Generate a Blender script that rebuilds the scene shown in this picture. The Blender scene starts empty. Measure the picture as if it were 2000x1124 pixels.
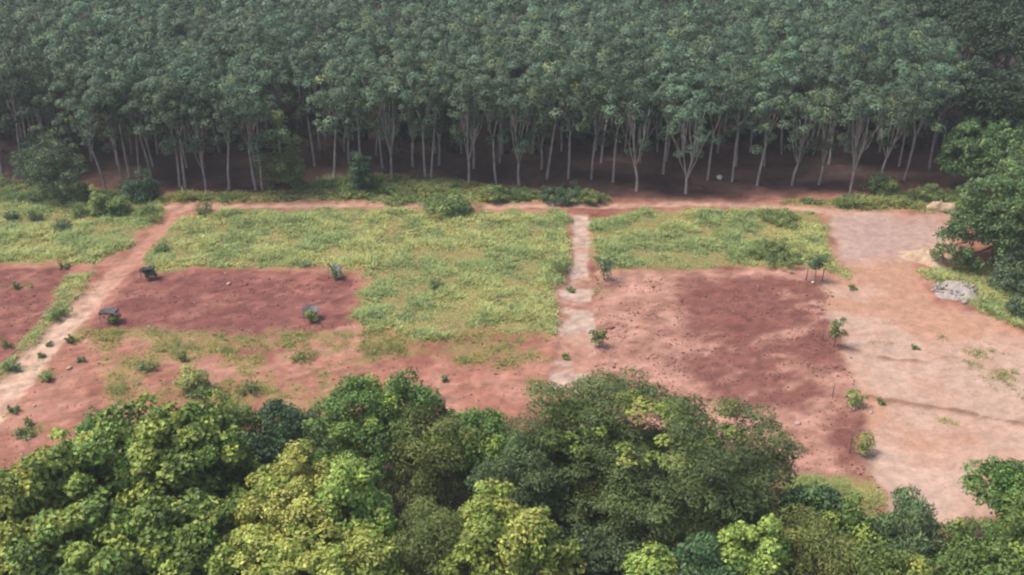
import bpy, math, random
import numpy as np

# ------------------------------------------------------------------ camera, sky, sun, exposure
scene = bpy.context.scene
COL = scene.collection
CAM_H, FPX, PITCH = 60.0, 2100.0, math.radians(27.9)
cam_data = bpy.data.cameras.new('camera')
cam_data.sensor_width = 36.0
cam_data.lens = 36.0 * FPX / 2000.0
cam_data.clip_start = 0.5
cam_data.clip_end = 4000.0
cam = bpy.data.objects.new('camera', cam_data)
cam.location = (0.0, 0.0, CAM_H)
cam.rotation_euler = (math.pi / 2 - PITCH, 0.0, 0.0)
COL.objects.link(cam)
scene.camera = cam

SUN_EL, SUN_AZ = math.radians(60.0), math.radians(-88.0)   # azimuth from +Y towards +X
world = bpy.data.worlds.new('World')
scene.world = world
world.use_nodes = True
wn = world.node_tree
wn.nodes.clear()
sky = wn.nodes.new('ShaderNodeTexSky')
sky.sky_type = 'NISHITA'
sky.sun_disc = False
sky.sun_elevation = SUN_EL
sky.sun_rotation = SUN_AZ
sky.altitude = 100.0
sky.air_density = 1.0
sky.dust_density = 3.5
sky.ozone_density = 1.0
bg = wn.nodes.new('ShaderNodeBackground')
bg.inputs['Strength'].default_value = 0.082
wo = wn.nodes.new('ShaderNodeOutputWorld')
wn.links.new(sky.outputs[0], bg.inputs['Color'])
wn.links.new(bg.outputs[0], wo.inputs['Surface'])

sun_data = bpy.data.lights.new('sun', 'SUN')
sun_data.energy = 1.5
sun_data.angle = math.radians(16.0)
sun_data.color = (1.0, 0.93, 0.85)
sun = bpy.data.objects.new('sun', sun_data)
sun.rotation_euler = (math.pi / 2 - SUN_EL, 0.0, math.pi - SUN_AZ)
COL.objects.link(sun)

vs = scene.view_settings
vs.view_transform = 'Standard'
vs.look = 'None'
vs.gamma = 1.0
vs.use_curve_mapping = False
vs.exposure = 1.75
scene.cycles.filter_width = 2.2
scene.cycles.max_bounces = 5
scene.cycles.diffuse_bounces = 2
scene.cycles.transmission_bounces = 3
scene.cycles.volume_bounces = 1
scene.cycles.use_denoising = True

rng = np.random.default_rng(7)
random.seed(7)

# ------------------------------------------------------------------ helpers
CP, SP = math.cos(PITCH), math.sin(PITCH)


def ray(px, py):
    a, b = (px - 1000.0) / FPX, (562.0 - py) / FPX
    return np.array([a, CP + b * SP, -SP + b * CP])


def at(px, py, z=0.0):
    """World point at height z that the photograph shows at this place."""
    d = ray(px, py)
    t = (z - CAM_H) / d[2]
    return np.array([0.0, 0.0, CAM_H]) + d * t


def ppm(p):
    """Photograph pixels per metre at a world point."""
    depth = p[1] * CP + (CAM_H - p[2]) * SP
    return FPX / depth


def _hash(ix, iy, seed):
    n = (ix.astype(np.int64) * 374761393 + iy.astype(np.int64) * 668265263 + seed * 1442695041) & 0x7fffffff
    n = ((n ^ (n >> 13)) * 1274126177) & 0x7fffffff
    n = (n ^ (n >> 16)) & 0xffff
    return n / 65535.0


def vnoise(x, y, seed=0):
    x = np.asarray(x, float); y = np.asarray(y, float)
    ix, iy = np.floor(x), np.floor(y)
    fx, fy = x - ix, y - iy
    fx = fx * fx * (3 - 2 * fx); fy = fy * fy * (3 - 2 * fy)
    a = _hash(ix, iy, seed); b = _hash(ix + 1, iy, seed)
    c = _hash(ix, iy + 1, seed); d = _hash(ix + 1, iy + 1, seed)
    return (a + (b - a) * fx) * (1 - fy) + (c + (d - c) * fx) * fy


def fbm(x, y, scale, seed=0, octv=4):
    s, amp, tot = 0.0, 1.0, 0.0
    for k in range(octv):
        s = s + amp * vnoise(x / scale * 2 ** k + 17.3 * k, y / scale * 2 ** k - 9.1 * k, seed + k)
        tot += amp
        amp *= 0.55
    return s / tot


def sstep(a, b, t):
    t = np.clip((t - a) / (b - a), 0, 1)
    return t * t * (3 - 2 * t)


def polysd(x, y, poly):
    """Signed distance to a polygon, negative inside."""
    n = len(poly)
    d = np.full(x.shape, 1e9)
    ins = np.zeros(x.shape, bool)
    for i in range(n):
        ax, ay = poly[i]; bx, by = poly[(i + 1) % n]
        ex, ey = bx - ax, by - ay
        t = np.clip(((x - ax) * ex + (y - ay) * ey) / (ex * ex + ey * ey + 1e-9), 0, 1)
        d = np.minimum(d, np.hypot(x - ax - t * ex, y - ay - t * ey))
        c = ((ay > y) != (by > y)) & (x < ex * (y - ay) / (ey + 1e-12) + ax)
        ins ^= c
    return np.where(ins, -d, d)


def linesd(x, y, pts):
    """Distance to a polyline of (x, y, half width) minus the half width."""
    d = np.full(x.shape, 1e9)
    for (ax, ay, aw), (bx, by, bw) in zip(pts[:-1], pts[1:]):
        ex, ey = bx - ax, by - ay
        t = np.clip(((x - ax) * ex + (y - ay) * ey) / (ex * ex + ey * ey), 0, 1)
        d = np.minimum(d, np.hypot(x - ax - t * ex, y - ay - t * ey) - (aw + (bw - aw) * t))
    return d


def P(*pts):
    return [tuple(at(a, b)[:2]) for a, b in pts]


def L(*pts):
    return [(*at(a, b)[:2], w) for a, b, w in pts]


def link(name, mesh, parent=None, mat=None):
    o = bpy.data.objects.new(name, mesh)
    COL.objects.link(o)
    if parent is not None:
        o.parent = parent
    if mat is not None and mesh is not None and len(mesh.materials) == 0:
        mesh.materials.append(mat)
    return o


def tag(o, label, cat, group=None):
    o['label'] = label
    o['category'] = cat
    if group:
        o['group'] = group
    return o


def thing(name, label, cat, loc, rz=0.0, group=None):
    o = bpy.data.objects.new(name, None)
    o.empty_display_size = 0.3
    COL.objects.link(o)
    o.location = tuple(float(v) for v in loc)
    o.rotation_euler = (0, 0, rz)
    return tag(o, label, cat, group)


def mesh_np(name, verts, tris=None, quads=None, col=None, mat=None, smooth=False):
    """A mesh from numpy arrays; col is one RGB per vertex."""
    me = bpy.data.meshes.new(name)
    verts = np.asarray(verts, np.float32)
    nt = 0 if tris is None else len(tris)
    nq = 0 if quads is None else len(quads)
    loops = []
    if nt: loops.append(np.asarray(tris, np.int32).ravel())
    if nq: loops.append(np.asarray(quads, np.int32).ravel())
    loops = np.concatenate(loops)
    me.vertices.add(len(verts)); me.loops.add(len(loops)); me.polygons.add(nt + nq)
    me.vertices.foreach_set('co', verts.ravel())
    me.loops.foreach_set('vertex_index', loops)
    start = np.concatenate([np.arange(nt) * 3, nt * 3 + np.arange(nq) * 4]).astype(np.int32)
    me.polygons.foreach_set('loop_start', start)
    if smooth:
        me.polygons.foreach_set('use_smooth', np.ones(nt + nq, bool))
    me.update(calc_edges=True)
    if col is not None:
        ca = me.color_attributes.new('tint', 'FLOAT_COLOR', 'POINT')
        c4 = np.ones((len(verts), 4), np.float32)
        c4[:, :3] = col
        ca.data.foreach_set('color', c4.ravel())
    if mat is not None:
        me.materials.append(mat)
    return me


def join_parts(parts):
    """Join a list of (verts, tris) into one."""
    vs_, ts_, off = [], [], 0
    for v, t in parts:
        vs_.append(v); ts_.append(t + off); off += len(v)
    return np.concatenate(vs_), np.concatenate(ts_)


def tube(pts, rad, sides=7):
    pts = np.asarray(pts, float); n = len(pts)
    rad = np.asarray(rad, float)
    out = []
    for i in range(n):
        d = pts[min(i + 1, n - 1)] - pts[max(i - 1, 0)]
        d = d / (np.linalg.norm(d) + 1e-9)
        u = np.cross(d, [0.31, 0.87, 0.2]); u /= np.linalg.norm(u) + 1e-9
        w = np.cross(d, u)
        a = np.arange(sides) / sides * 2 * math.pi
        out.append(pts[i] + rad[i] * (np.cos(a)[:, None] * u + np.sin(a)[:, None] * w))
    v = np.concatenate(out)
    t = []
    for i in range(n - 1):
        for k in range(sides):
            a, b = i * sides + k, i * sides + (k + 1) % sides
            c, d = a + sides, b + sides
            t += [(a, b, d), (a, d, c)]
    e = (n - 1) * sides
    for k in range(1, sides - 1):
        t.append((e, e + k, e + k + 1))
    return v, np.array(t, np.int32)


# ------------------------------------------------------------------ materials
def new_mat(name):
    m = bpy.data.materials.new(name)
    m.use_nodes = True
    nt = m.node_tree
    nt.nodes.clear()
    return m, nt, nt.nodes, nt.links


def leaf_mat(name, translucent=0.28, rough=0.55, vary=0.25, gloss=0.25):
    m, nt, N, K = new_mat(name)
    at_ = N.new('ShaderNodeAttribute'); at_.attribute_name = 'tint'
    oi = N.new('ShaderNodeObjectInfo')
    mr = N.new('ShaderNodeMapRange')
    mr.inputs['To Min'].default_value = 1.0 - vary
    mr.inputs['To Max'].default_value = 1.0 + vary
    K.new(oi.outputs['Random'], mr.inputs['Value'])
    hs = N.new('ShaderNodeHueSaturation')
    mr2 = N.new('ShaderNodeMapRange')
    mr2.inputs['To Min'].default_value = 0.475
    mr2.inputs['To Max'].default_value = 0.52
    ml = N.new('ShaderNodeMath'); ml.operation = 'MULTIPLY'; ml.inputs[1].default_value = 7.31
    fr = N.new('ShaderNodeMath'); fr.operation = 'FRACT'
    K.new(oi.outputs['Random'], ml.inputs[0]); K.new(ml.outputs[0], fr.inputs[0])
    K.new(fr.outputs[0], mr2.inputs['Value'])
    K.new(mr2.outputs[0], hs.inputs['Hue'])
    K.new(mr.outputs[0], hs.inputs['Value'])
    K.new(at_.outputs['Color'], hs.inputs['Color'])
    pb = N.new('ShaderNodeBsdfPrincipled')
    pb.inputs['Roughness'].default_value = rough
    pb.inputs['Specular IOR Level'].default_value = gloss
    tr = N.new('ShaderNodeBsdfTranslucent')
    mx = N.new('ShaderNodeMixShader'); mx.inputs[0].default_value = translucent
    out = N.new('ShaderNodeOutputMaterial')
    K.new(hs.outputs[0], pb.inputs['Base Color'])
    K.new(hs.outputs[0], tr.inputs['Color'])
    K.new(pb.outputs[0], mx.inputs[1]); K.new(tr.outputs[0], mx.inputs[2])
    K.new(mx.outputs[0], out.inputs['Surface'])
    return m


def noise_mat(name, c0, c1, scale=3.0, rough=0.9, bump=0.3, stretch=(1, 1, 1), detail=6.0):
    m, nt, N, K = new_mat(name)
    tc = N.new('ShaderNodeTexCoord')
    mp = N.new('ShaderNodeMapping'); mp.inputs['Scale'].default_value = stretch
    nz = N.new('ShaderNodeTexNoise'); nz.inputs['Scale'].default_value = scale
    nz.inputs['Detail'].default_value = detail
    cr = N.new('ShaderNodeValToRGB')
    cr.color_ramp.elements[0].position = 0.3; cr.color_ramp.elements[0].color = (*c0, 1)
    cr.color_ramp.elements[1].position = 0.7; cr.color_ramp.elements[1].color = (*c1, 1)
    pb = N.new('ShaderNodeBsdfPrincipled')
    pb.inputs['Roughness'].default_value = rough
    pb.inputs['Specular IOR Level'].default_value = 0.2
    bp = N.new('ShaderNodeBump'); bp.inputs['Strength'].default_value = bump
    bp.inputs['Distance'].default_value = 0.05
    out = N.new('ShaderNodeOutputMaterial')
    K.new(tc.outputs['Object'], mp.inputs['Vector'])
    K.new(mp.outputs[0], nz.inputs['Vector'])
    K.new(nz.outputs['Fac'], cr.inputs['Fac'])
    K.new(cr.outputs['Color'], pb.inputs['Base Color'])
    K.new(nz.outputs['Fac'], bp.inputs['Height'])
    K.new(bp.outputs[0], pb.inputs['Normal'])
    K.new(pb.outputs[0], out.inputs['Surface'])
    return m


def soil_mat():
    """Soil colour comes from the ground's own soil map; grain, stones and crumbs from noise."""
    m, nt, N, K = new_mat('soil')
    a = N.new('ShaderNodeAttribute'); a.attribute_name = 'tint'
    tc = N.new('ShaderNodeTexCoord')
    n1 = N.new('ShaderNodeTexNoise'); n1.inputs['Scale'].default_value = 0.9; n1.inputs['Detail'].default_value = 8
    n1.inputs['Roughness'].default_value = 0.65
    n2 = N.new('ShaderNodeTexNoise'); n2.inputs['Scale'].default_value = 3.2; n2.inputs['Detail'].default_value = 6; n2.inputs['Roughness'].default_value = 0.7
    K.new(tc.outputs['Object'], n1.inputs['Vector']); K.new(tc.outputs['Object'], n2.inputs['Vector'])
    ad = N.new('ShaderNodeMath'); ad.operation = 'ADD'
    K.new(n1.outputs['Fac'], ad.inputs[0]); K.new(n2.outputs['Fac'], ad.inputs[1])
    mr = N.new('ShaderNodeMapRange')
    mr.inputs['From Min'].default_value = 0.65; mr.inputs['From Max'].default_value = 1.35
    mr.inputs['To Min'].default_value = 0.68; mr.inputs['To Max'].default_value = 1.26
    K.new(ad.outputs[0], mr.inputs['Value'])
    mu = N.new('ShaderNodeMix'); mu.data_type = 'RGBA'; mu.blend_type = 'MULTIPLY'
    mu.inputs['Factor'].default_value = 1.0
    K.new(a.outputs['Color'], mu.inputs['A']); K.new(mr.outputs[0], mu.inputs['B'])
    pb = N.new('ShaderNodeBsdfPrincipled')
    pb.inputs['Roughness'].default_value = 0.95
    pb.inputs['Specular IOR Level'].default_value = 0.15
    bp = N.new('ShaderNodeBump'); bp.inputs['Strength'].default_value = 0.55; bp.inputs['Distance'].default_value = 0.12
    K.new(ad.outputs[0], bp.inputs['Height'])
    out = N.new('ShaderNodeOutputMaterial')
    K.new(mu.outputs['Result'], pb.inputs['Base Color'])
    K.new(bp.outputs[0], pb.inputs['Normal'])
    K.new(pb.outputs[0], out.inputs['Surface'])
    return m


M_SOIL = soil_mat()
M_RUBBER = leaf_mat('rubber_leaf', 0.2, 0.55, 0.36, 0.22)
M_LEAF = leaf_mat('broad_leaf', 0.3, 0.55, 0.08, 0.25)
M_GRASS = leaf_mat('grass_blade', 0.4, 0.7, 0.05, 0.15)
M_BARK = noise_mat('pale_bark', (0.17, 0.145, 0.13), (0.34, 0.30, 0.27), 2.5, 0.9, 0.4, (1, 1, 0.3))
M_BARK2 = noise_mat('dark_bark', (0.05, 0.04, 0.032), (0.13, 0.105, 0.085), 3.0, 0.95, 0.6, (1, 1, 0.25))
M_POST = noise_mat('weathered_post', (0.07, 0.055, 0.05), (0.15, 0.12, 0.10), 6.0, 0.9, 0.3)
M_WHITE = noise_mat('pale_plastic', (0.38, 0.36, 0.33), (0.5, 0.48, 0.45), 4.0, 0.6, 0.1)
M_STONE = noise_mat('pale_stone', (0.19, 0.165, 0.145), (0.31, 0.27, 0.24), 2.0, 0.9, 0.5)
M_PSTONE = noise_mat('pink_stone', (0.28, 0.17, 0.14), (0.4, 0.29, 0.25), 3.0, 0.9, 0.4)
M_SAND = noise_mat('dry_sand', (0.24, 0.16, 0.10), (0.40, 0.29, 0.20), 1.6, 0.95, 1.0)
M_CLOD = noise_mat('red_clod', (0.10, 0.045, 0.036), (0.20, 0.09, 0.07), 2.0, 0.95, 0.4)

# ------------------------------------------------------------------ the layout of the place (plan shapes)
GRASS_MID = P((335, 432), (430, 411), (700, 409), (1108, 411), (1120, 440), (1112, 500), (1092, 560), (1095, 610), (1080, 655),
              (960, 648), (830, 662), (720, 640), (688, 622), (706, 590), (703, 532), (640, 524), (300, 524), (268, 500))
GRASS_RIGHT = P((1148, 428), (1250, 410), (1590, 411), (1618, 440), (1632, 505), (1655, 545), (1600, 524), (1180, 527), (1152, 500))
GRASS_LEFT = P((-260, 384), (60, 388), (200, 394), (330, 404), (300, 430), (245, 485), (190, 525), (120, 518), (-260, 528))
PATH_STRIP = P((130, 540), (185, 535), (140, 605), (75, 680), (20, 745), (-80, 830), (-100, 790), (30, 690), (90, 610))
VERGE_MID = P((330, 378), (560, 378), (640, 352), (760, 340), (900, 352), (1010, 372), (1130, 378), (1200, 388), (1190, 396), (700, 396), (330, 398))
VERGE_LEFT = P((-260, 348), (60, 352), (200, 370), (335, 384), (325, 410), (200, 402), (60, 396), (-260, 392))
VERGE_RIGHT = P((1500, 396), (1620, 386), (1780, 384), (1900, 372), (1900, 415), (1780, 416), (1640, 410))
GRASS_NEAR = P((1530, 935), (1620, 925), (1710, 935), (1735, 985), (1640, 1030), (1500, 1030))
GRASS_TREE = P((1785, 530), (1880, 520), (2200, 500), (2300, 700), (2000, 650), (1900, 598), (1830, 560))
GRASS_YARD = P((1835, 655), (1920, 670), (2010, 730), (2010, 790), (1930, 760), (1860, 710))
SPARSE = P((150, 640), (420, 640), (640, 655), (720, 640), (830, 660), (760, 690), (640, 720), (660, 800), (560, 850), (380, 790), (240, 800), (200, 740))
SPARSE2 = P((620, 650), (960, 648), (1090, 655), (1085, 700), (960, 720), (800, 700), (650, 690))
PATCHES = [(225, 652, 62, 12), (285, 706, 40, 15), (250, 765, 48, 16), (380, 742, 40, 26), (500, 752, 50, 24), (592, 690, 52, 18),
           (460, 712, 45, 14), (610, 790, 60, 20), (560, 660, 60, 12), (760, 668, 60, 12), (920, 676, 50, 10), (1040, 690, 36, 14),
           (1150, 570, 40, 9), (1060, 760, 40, 20), (1170, 545, 14, 20), (1640, 520, 26, 22), (150, 560, 40, 12), (40, 560, 40, 8),
           (1720, 668, 24, 6), (1860, 822, 24, 8), (1900, 690, 50, 18), (1960, 735, 40, 18), (90, 735, 22, 12), (150, 660, 20, 16),
           (60, 715, 28, 14), (15, 810, 22, 12), (60, 840, 34, 12), (1690, 960, 30, 20)]
PLOT_LEFT = P((286, 528), (690, 531), (704, 590), (690, 636), (560, 664), (400, 650), (160, 655), (205, 600))
PLOT_FARLEFT = P((-260, 523), (130, 525), (150, 560), (70, 680), (-20, 740), (-260, 770))
PLOT_RIGHT = P((1165, 528), (1608, 530), (1640, 600), (1662, 700), (1702, 880), (1700, 925), (1560, 935), (1150, 900), (1152, 720), (1160, 600))
DARK_RIGHT = P((1350, 545), (1600, 540), (1640, 610), (1660, 700), (1700, 880), (1700, 915), (1640, 905), (1600, 820), (1500, 800), (1400, 800), (1352, 740), (1345, 640))
PATH_LEFT = L((370, 398, 0.9), (345, 412, 1.0), (290, 470, 1.1), (215, 545, 1.45), (150, 612, 1.5), (70, 700, 1.55), (0, 790, 1.7), (-90, 900, 1.8))
RUTS = [[(a, b, 0.0) for a, b, c in PATH_LEFT]]
PATH_MID = P((1116, 418), (1150, 418), (1150, 540), (1160, 590), (1152, 735), (1160, 790), (1075, 760), (1078, 690), (1100, 615), (1088, 565), (1112, 548), (1118, 480))
YARD = P((1620, 413), (1860, 418), (1870, 505), (1785, 520), (1830, 588), (1920, 615), (2010, 655), (2300, 700), (2300, 900), (2000, 1000), (1880, 1010),
         (1800, 1060), (1735, 985), (1700, 925), (1690, 850), (1652, 690), (1608, 575), (1612, 545), (1655, 545), (1632, 505))
TRACK = L((330, 405, 0.5), (450, 403, 0.5), (700, 400, 0.55), (930, 402, 0.6), (1150, 403, 0.8), (1350, 399, 0.7), (1500, 402, 0.7), (1640, 416, 0.9))
FOREST = P((-700, 350), (60, 354), (200, 372), (620, 372), (760, 350), (1010, 372), (1200, 388), (1420, 388), (1620, 380), (1800, 372), (2600, 340), (2600, -300), (-700, -300))
RIDGES = [L((1640, 676, 0.2), (1690, 692, 0.22), (1740, 702, 0.1), (1800, 704, 0.05), (1860, 694, 0.0)),
          L((1672, 772, 0.12), (1760, 786, 0.14), (1850, 798, 0.05), (1930, 814, 0.04), (2040, 834, 0.08))]
NEARWOOD = P((-700, 930), (60, 930), (160, 880), (480, 850), (660, 830), (900, 840), (1400, 850), (1540, 1000), (1750, 1060), (1880, 1030), (2400, 960), (2700, 2200), (-1200, 2200))


def region(x, y, poly, soft, amp, scale, seed):
    sd = polysd(x, y, poly) + (fbm(x, y, scale, seed) - 0.5) * 2 * amp
    return 1 - sstep(-soft, soft, sd)


def masks(x, y):
    g = {}
    gm = np.maximum.reduce([region(x, y, GRASS_MID, 1.1, 1.9, 2.6, 11), region(x, y, GRASS_RIGHT, 0.9, 1.3, 2.2, 12),
                            region(x, y, GRASS_LEFT, 0.6, 1.6, 4.0, 13)])
    verge = np.maximum.reduce([region(x, y, VERGE_MID, 0.6, 1.5, 4.0, 15), region(x, y, VERGE_RIGHT, 0.6, 1.4, 3.0, 16), region(x, y, VERGE_LEFT, 0.8, 1.5, 4.0, 26)])
    rest = np.maximum.reduce([region(x, y, PATH_STRIP, 0.5, 1.0, 2.0, 14), region(x, y, GRASS_NEAR, 0.6, 1.0, 2.5, 17),
                              region(x, y, GRASS_TREE, 0.6, 1.2, 3.0, 18)])
    sp = np.maximum.reduce([region(x, y, SPARSE, 1.0, 2.0, 5.0, 19) * 0.95, region(x, y, SPARSE2, 1.0, 2.0, 5.0, 20) * 0.9,
                            region(x, y, GRASS_YARD, 0.8, 1.6, 3.0, 21) * 0.95])
    sp = sp * sstep(0.37, 0.57, fbm(x, y, 4.5, 22) * 0.6 + fbm(x, y, 1.0, 23) * 0.4)
    pt = np.zeros(x.shape)
    for px, py, rx, ry in PATCHES:
        c = at(px, py); k = ppm(c)
        wx = rx / k
        wy = ry / (k * (CAM_H / np.linalg.norm(c - np.array([0, 0, CAM_H]))))
        d = np.hypot((x - c[0]) / wx, (y - c[1]) / wy) + (fbm(x, y, 2.2, 24) - 0.5) * 2.0
        pt = np.maximum(pt, (1 - sstep(0.2, 1.35, d)) * (0.35 + 0.65 * sstep(0.4, 0.6, fbm(x, y, 0.9, 25))))
    worn = sstep(0.60, 0.70, fbm(x, y, 7.0, 31)) * sstep(112, 100, y)
    g['grass'] = np.clip(np.maximum(gm * (1 - 0.75 * worn), rest * 0.9), 0, 1)
    g['verge'] = verge
    g['sparse'] = np.clip(np.maximum(sp, pt * 0.85), 0, 1)
    g['plot_l'] = region(x, y, PLOT_LEFT, 0.35, 0.7, 2.0, 40)
    g['plot_f'] = region(x, y, PLOT_FARLEFT, 0.5, 1.4, 3.0, 41)
    g['plot_r'] = region(x, y, PLOT_RIGHT, 0.3, 0.5, 2.0, 42)
    g['dark_r'] = region(x, y, DARK_RIGHT, 1.4, 2.4, 5.0, 43)
    g['path_l'] = 1 - sstep(-0.5, 0.5, linesd(x, y, PATH_LEFT) + (fbm(x, y, 2.0, 44) - 0.5) * 1.3)
    g['path_m'] = region(x, y, PATH_MID, 0.3, 0.75, 2.2, 45)
    g['yard'] = region(x, y, YARD, 0.8, 1.2, 3.0, 46)
    g['track'] = 1 - sstep(-0.45, 0.45, linesd(x, y, TRACK) + (fbm(x, y, 2.5, 47) - 0.5) * 1.0)
    g['forest'] = region(x, y, FOREST, 1.5, 2.0, 4.0, 48)
    g['near'] = region(x, y, NEARWOOD, 1.5, 2.0, 4.0, 49)
    for k in ('path_l', 'path_m', 'track'):
        g['grass'] = g['grass'] * (1 - g[k]); g['verge'] = g['verge'] * (1 - g[k])
    g['sparse'] = g['sparse'] * (1 - 0.5 * g['path_m'])
    return g


def ridge(x, y):
    r = np.zeros(x.shape)
    for ln in RIDGES:
        d = linesd(x, y, ln) + (fbm(x, y, 1.2, 52) - 0.5) * 0.9
        r = np.maximum(r, np.exp(-np.maximum(d, 0) ** 2 / 0.05) * sstep(0.25, 0.45, fbm(x, y, 2.5, 53)))
    return r


def ruts(x, y):
    """Two worn wheel lines along each track."""
    r = np.zeros(x.shape)
    for ln in RUTS:
        d = linesd(x, y, ln) + (fbm(x, y, 3.0, 54) - 0.5) * 0.6
        r = np.maximum(r, np.exp(-((d - 0.75) / 0.2) ** 2) * sstep(0.3, 0.5, fbm(x, y, 4.0, 55)))
    return r


def height(x, y, g=None):
    x = np.atleast_1d(np.asarray(x, float)); y = np.atleast_1d(np.asarray(y, float))
    if g is None:
        g = masks(x, y)
    z = (fbm(x, y, 18, 60) - 0.5) * 0.5 + (fbm(x, y, 2.2, 61) - 0.5) * 0.16
    z += (g['grass'] + g['verge']) * (fbm(x, y, 3.0, 62) - 0.3) * 0.5
    tilled = np.clip(g['plot_l'] + g['plot_f'] + g['plot_r'], 0, 1) * (1 - g['grass'])
    z += tilled * (fbm(x, y * 1.6, 0.9, 63) - 0.5) * 0.16
    z -= 0.12 * g['path_l'] + 0.1 * g['path_m'] + 0.1 * g['track'] + 0.1 * g['yard']
    z -= 0.07 * ruts(x, y)
    z += 0.16 * ridge(x, y) * (1 - g['grass'])
    fade = sstep(900, 300, np.hypot(x, y - 110))
    return z * fade


# ------------------------------------------------------------------ ground
def axis(lo, hi, step, far, grow=1.35):
    a = list(np.arange(lo, hi + step * 0.5, step))
    s = step
    b = a[-1]
    while b < far:
        s *= grow; b += s; a.append(min(b, far))
    s = step; b = a[0]; pre = []
    while b > -far:
        s *= grow; b -= s; pre.append(max(b, -far))
    return np.array(pre[::-1] + a)


gx = axis(-82, 84, 0.36, 1200)
gy = axis(70, 156, 0.36, 1200)
X, Y = np.meshgrid(gx, gy)
xs, ys = X.ravel(), Y.ravel()
G = masks(xs, ys)
zs = height(xs, ys, G)


def lookup(x, y, arr):
    """Bilinear reading of a value known on the ground grid."""
    x = np.atleast_1d(np.asarray(x, float)); y = np.atleast_1d(np.asarray(y, float))
    i = np.clip(np.searchsorted(gx, x) - 1, 0, len(gx) - 2); j = np.clip(np.searchsorted(gy, y) - 1, 0, len(gy) - 2)
    u = np.clip((x - gx[i]) / (gx[i + 1] - gx[i]), 0, 1); w = np.clip((y - gy[j]) / (gy[j + 1] - gy[j]), 0, 1)
    A = arr.reshape(len(gy), len(gx))
    return (A[j, i] * (1 - u) + A[j, i + 1] * u) * (1 - w) + (A[j + 1, i] * (1 - u) + A[j + 1, i + 1] * u) * w


def ground_masks(x, y):
    return {k: lookup(x, y, v) for k, v in G.items()}


def ground_height(x, y):
    return lookup(x, y, zs)


def gz(x, y):
    return float(ground_height([x], [y])[0])


def on(px, py):
    """A spot on the ground seen at this place in the photograph."""
    p = at(px, py)
    for _ in range(2):
        p = at(px, py, gz(p[0], p[1]))
    return np.array([p[0], p[1], gz(p[0], p[1])])



def mixc(c, col, w):
    return c * (1 - w[:, None]) + np.asarray(col) * w[:, None]


n_big = fbm(xs, ys, 9.0, 70)
n_mid = fbm(xs * 0.95 - ys * 0.31, ys * 1.3 + xs * 0.43, 3.0, 71)
ra, rb = xs * 0.91 + ys * 0.41, ys * 0.91 - xs * 0.41
n_str = fbm(ra * 0.6 + 3 * n_big, rb * 1.6 + 4 * n_mid, 1.8, 72)
n_fine = fbm(ra * 0.9 + n_mid * 2, rb * 1.2, 0.8, 75, 3)
soil = np.tile(np.array([0.37, 0.18, 0.14]), (len(xs), 1))
soil = mixc(soil, (0.40, 0.215, 0.175), sstep(0.45, 0.62, n_mid))
soil = mixc(soil, (0.25, 0.10, 0.08), sstep(0.52, 0.70, n_big) * 0.8)
soil = mixc(soil, (0.36, 0.20, 0.165), G['plot_r'] * 0.9)
soil = mixc(soil, (0.45, 0.265, 0.225), G['plot_r'] * sstep(0.38, 0.6, n_mid) * 0.9)
soil = mixc(soil, (0.195, 0.08, 0.07), G['dark_r'] * sstep(0.33, 0.50, 0.65 * n_big + 0.35 * n_str) * 0.92)
soil = mixc(soil, (0.20, 0.078, 0.072), G['plot_l'] * 0.95)
soil = mixc(soil, (0.32, 0.15, 0.13), G['plot_l'] * sstep(0.46, 0.6, n_str) * 0.75)
soil = mixc(soil, (0.20, 0.08, 0.078), G['plot_l'] * sstep(0.55, 0.7, n_big) * 0.6)
soil = mixc(soil, (0.20, 0.08, 0.074), G['plot_f'] * 0.9)
soil = mixc(soil, (0.34, 0.16, 0.13), G['plot_f'] * sstep(0.52, 0.68, n_str) * 0.7)
# dead grass and thatch under and around the green
thatch = np.clip(np.maximum.reduce([G['grass'], G['verge'], G['sparse'] * 0.85]), 0, 1)
soil = mixc(soil, (0.29, 0.255, 0.11), thatch * 0.9)
# sandy yard, with orange and pinkish grey drifts
yn = fbm(xs, ys, 8.0, 73)
yard = np.tile(np.array([0.50, 0.345, 0.285]), (len(xs), 1))
yard = mixc(yard, (0.46, 0.27, 0.195), sstep(0.52, 0.66, yn) * 0.8)
yard = mixc(yard, (0.50, 0.37, 0.32), sstep(0.53, 0.40, yn) * 0.9)
pale = polysd(xs, ys, P((1640, 418), (1840, 424), (1800, 500), (1650, 505)))
yard = mixc(yard, (0.44, 0.335, 0.325), (1 - sstep(-2, 3, pale)) * 0.9)
pale2 = polysd(xs, ys, P((1720, 900), (1880, 880), (1900, 980), (1800, 1050), (1750, 990)))
yard = mixc(yard, (0.54, 0.41, 0.36), (1 - sstep(-3, 3, pale2)) * 0.85)
yard = mixc(yard, (0.38, 0.22, 0.165), sstep(0.60, 0.72, n_mid) * 0.35)
soil = soil * (1 - (G['yard'] * (1 - 0.8 * G['grass']))[:, None]) + yard * (G['yard'] * (1 - 0.8 * G['grass']))[:, None]
soil = mixc(soil, (0.24, 0.13, 0.095), ridge(xs, ys) * 0.85)
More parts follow.
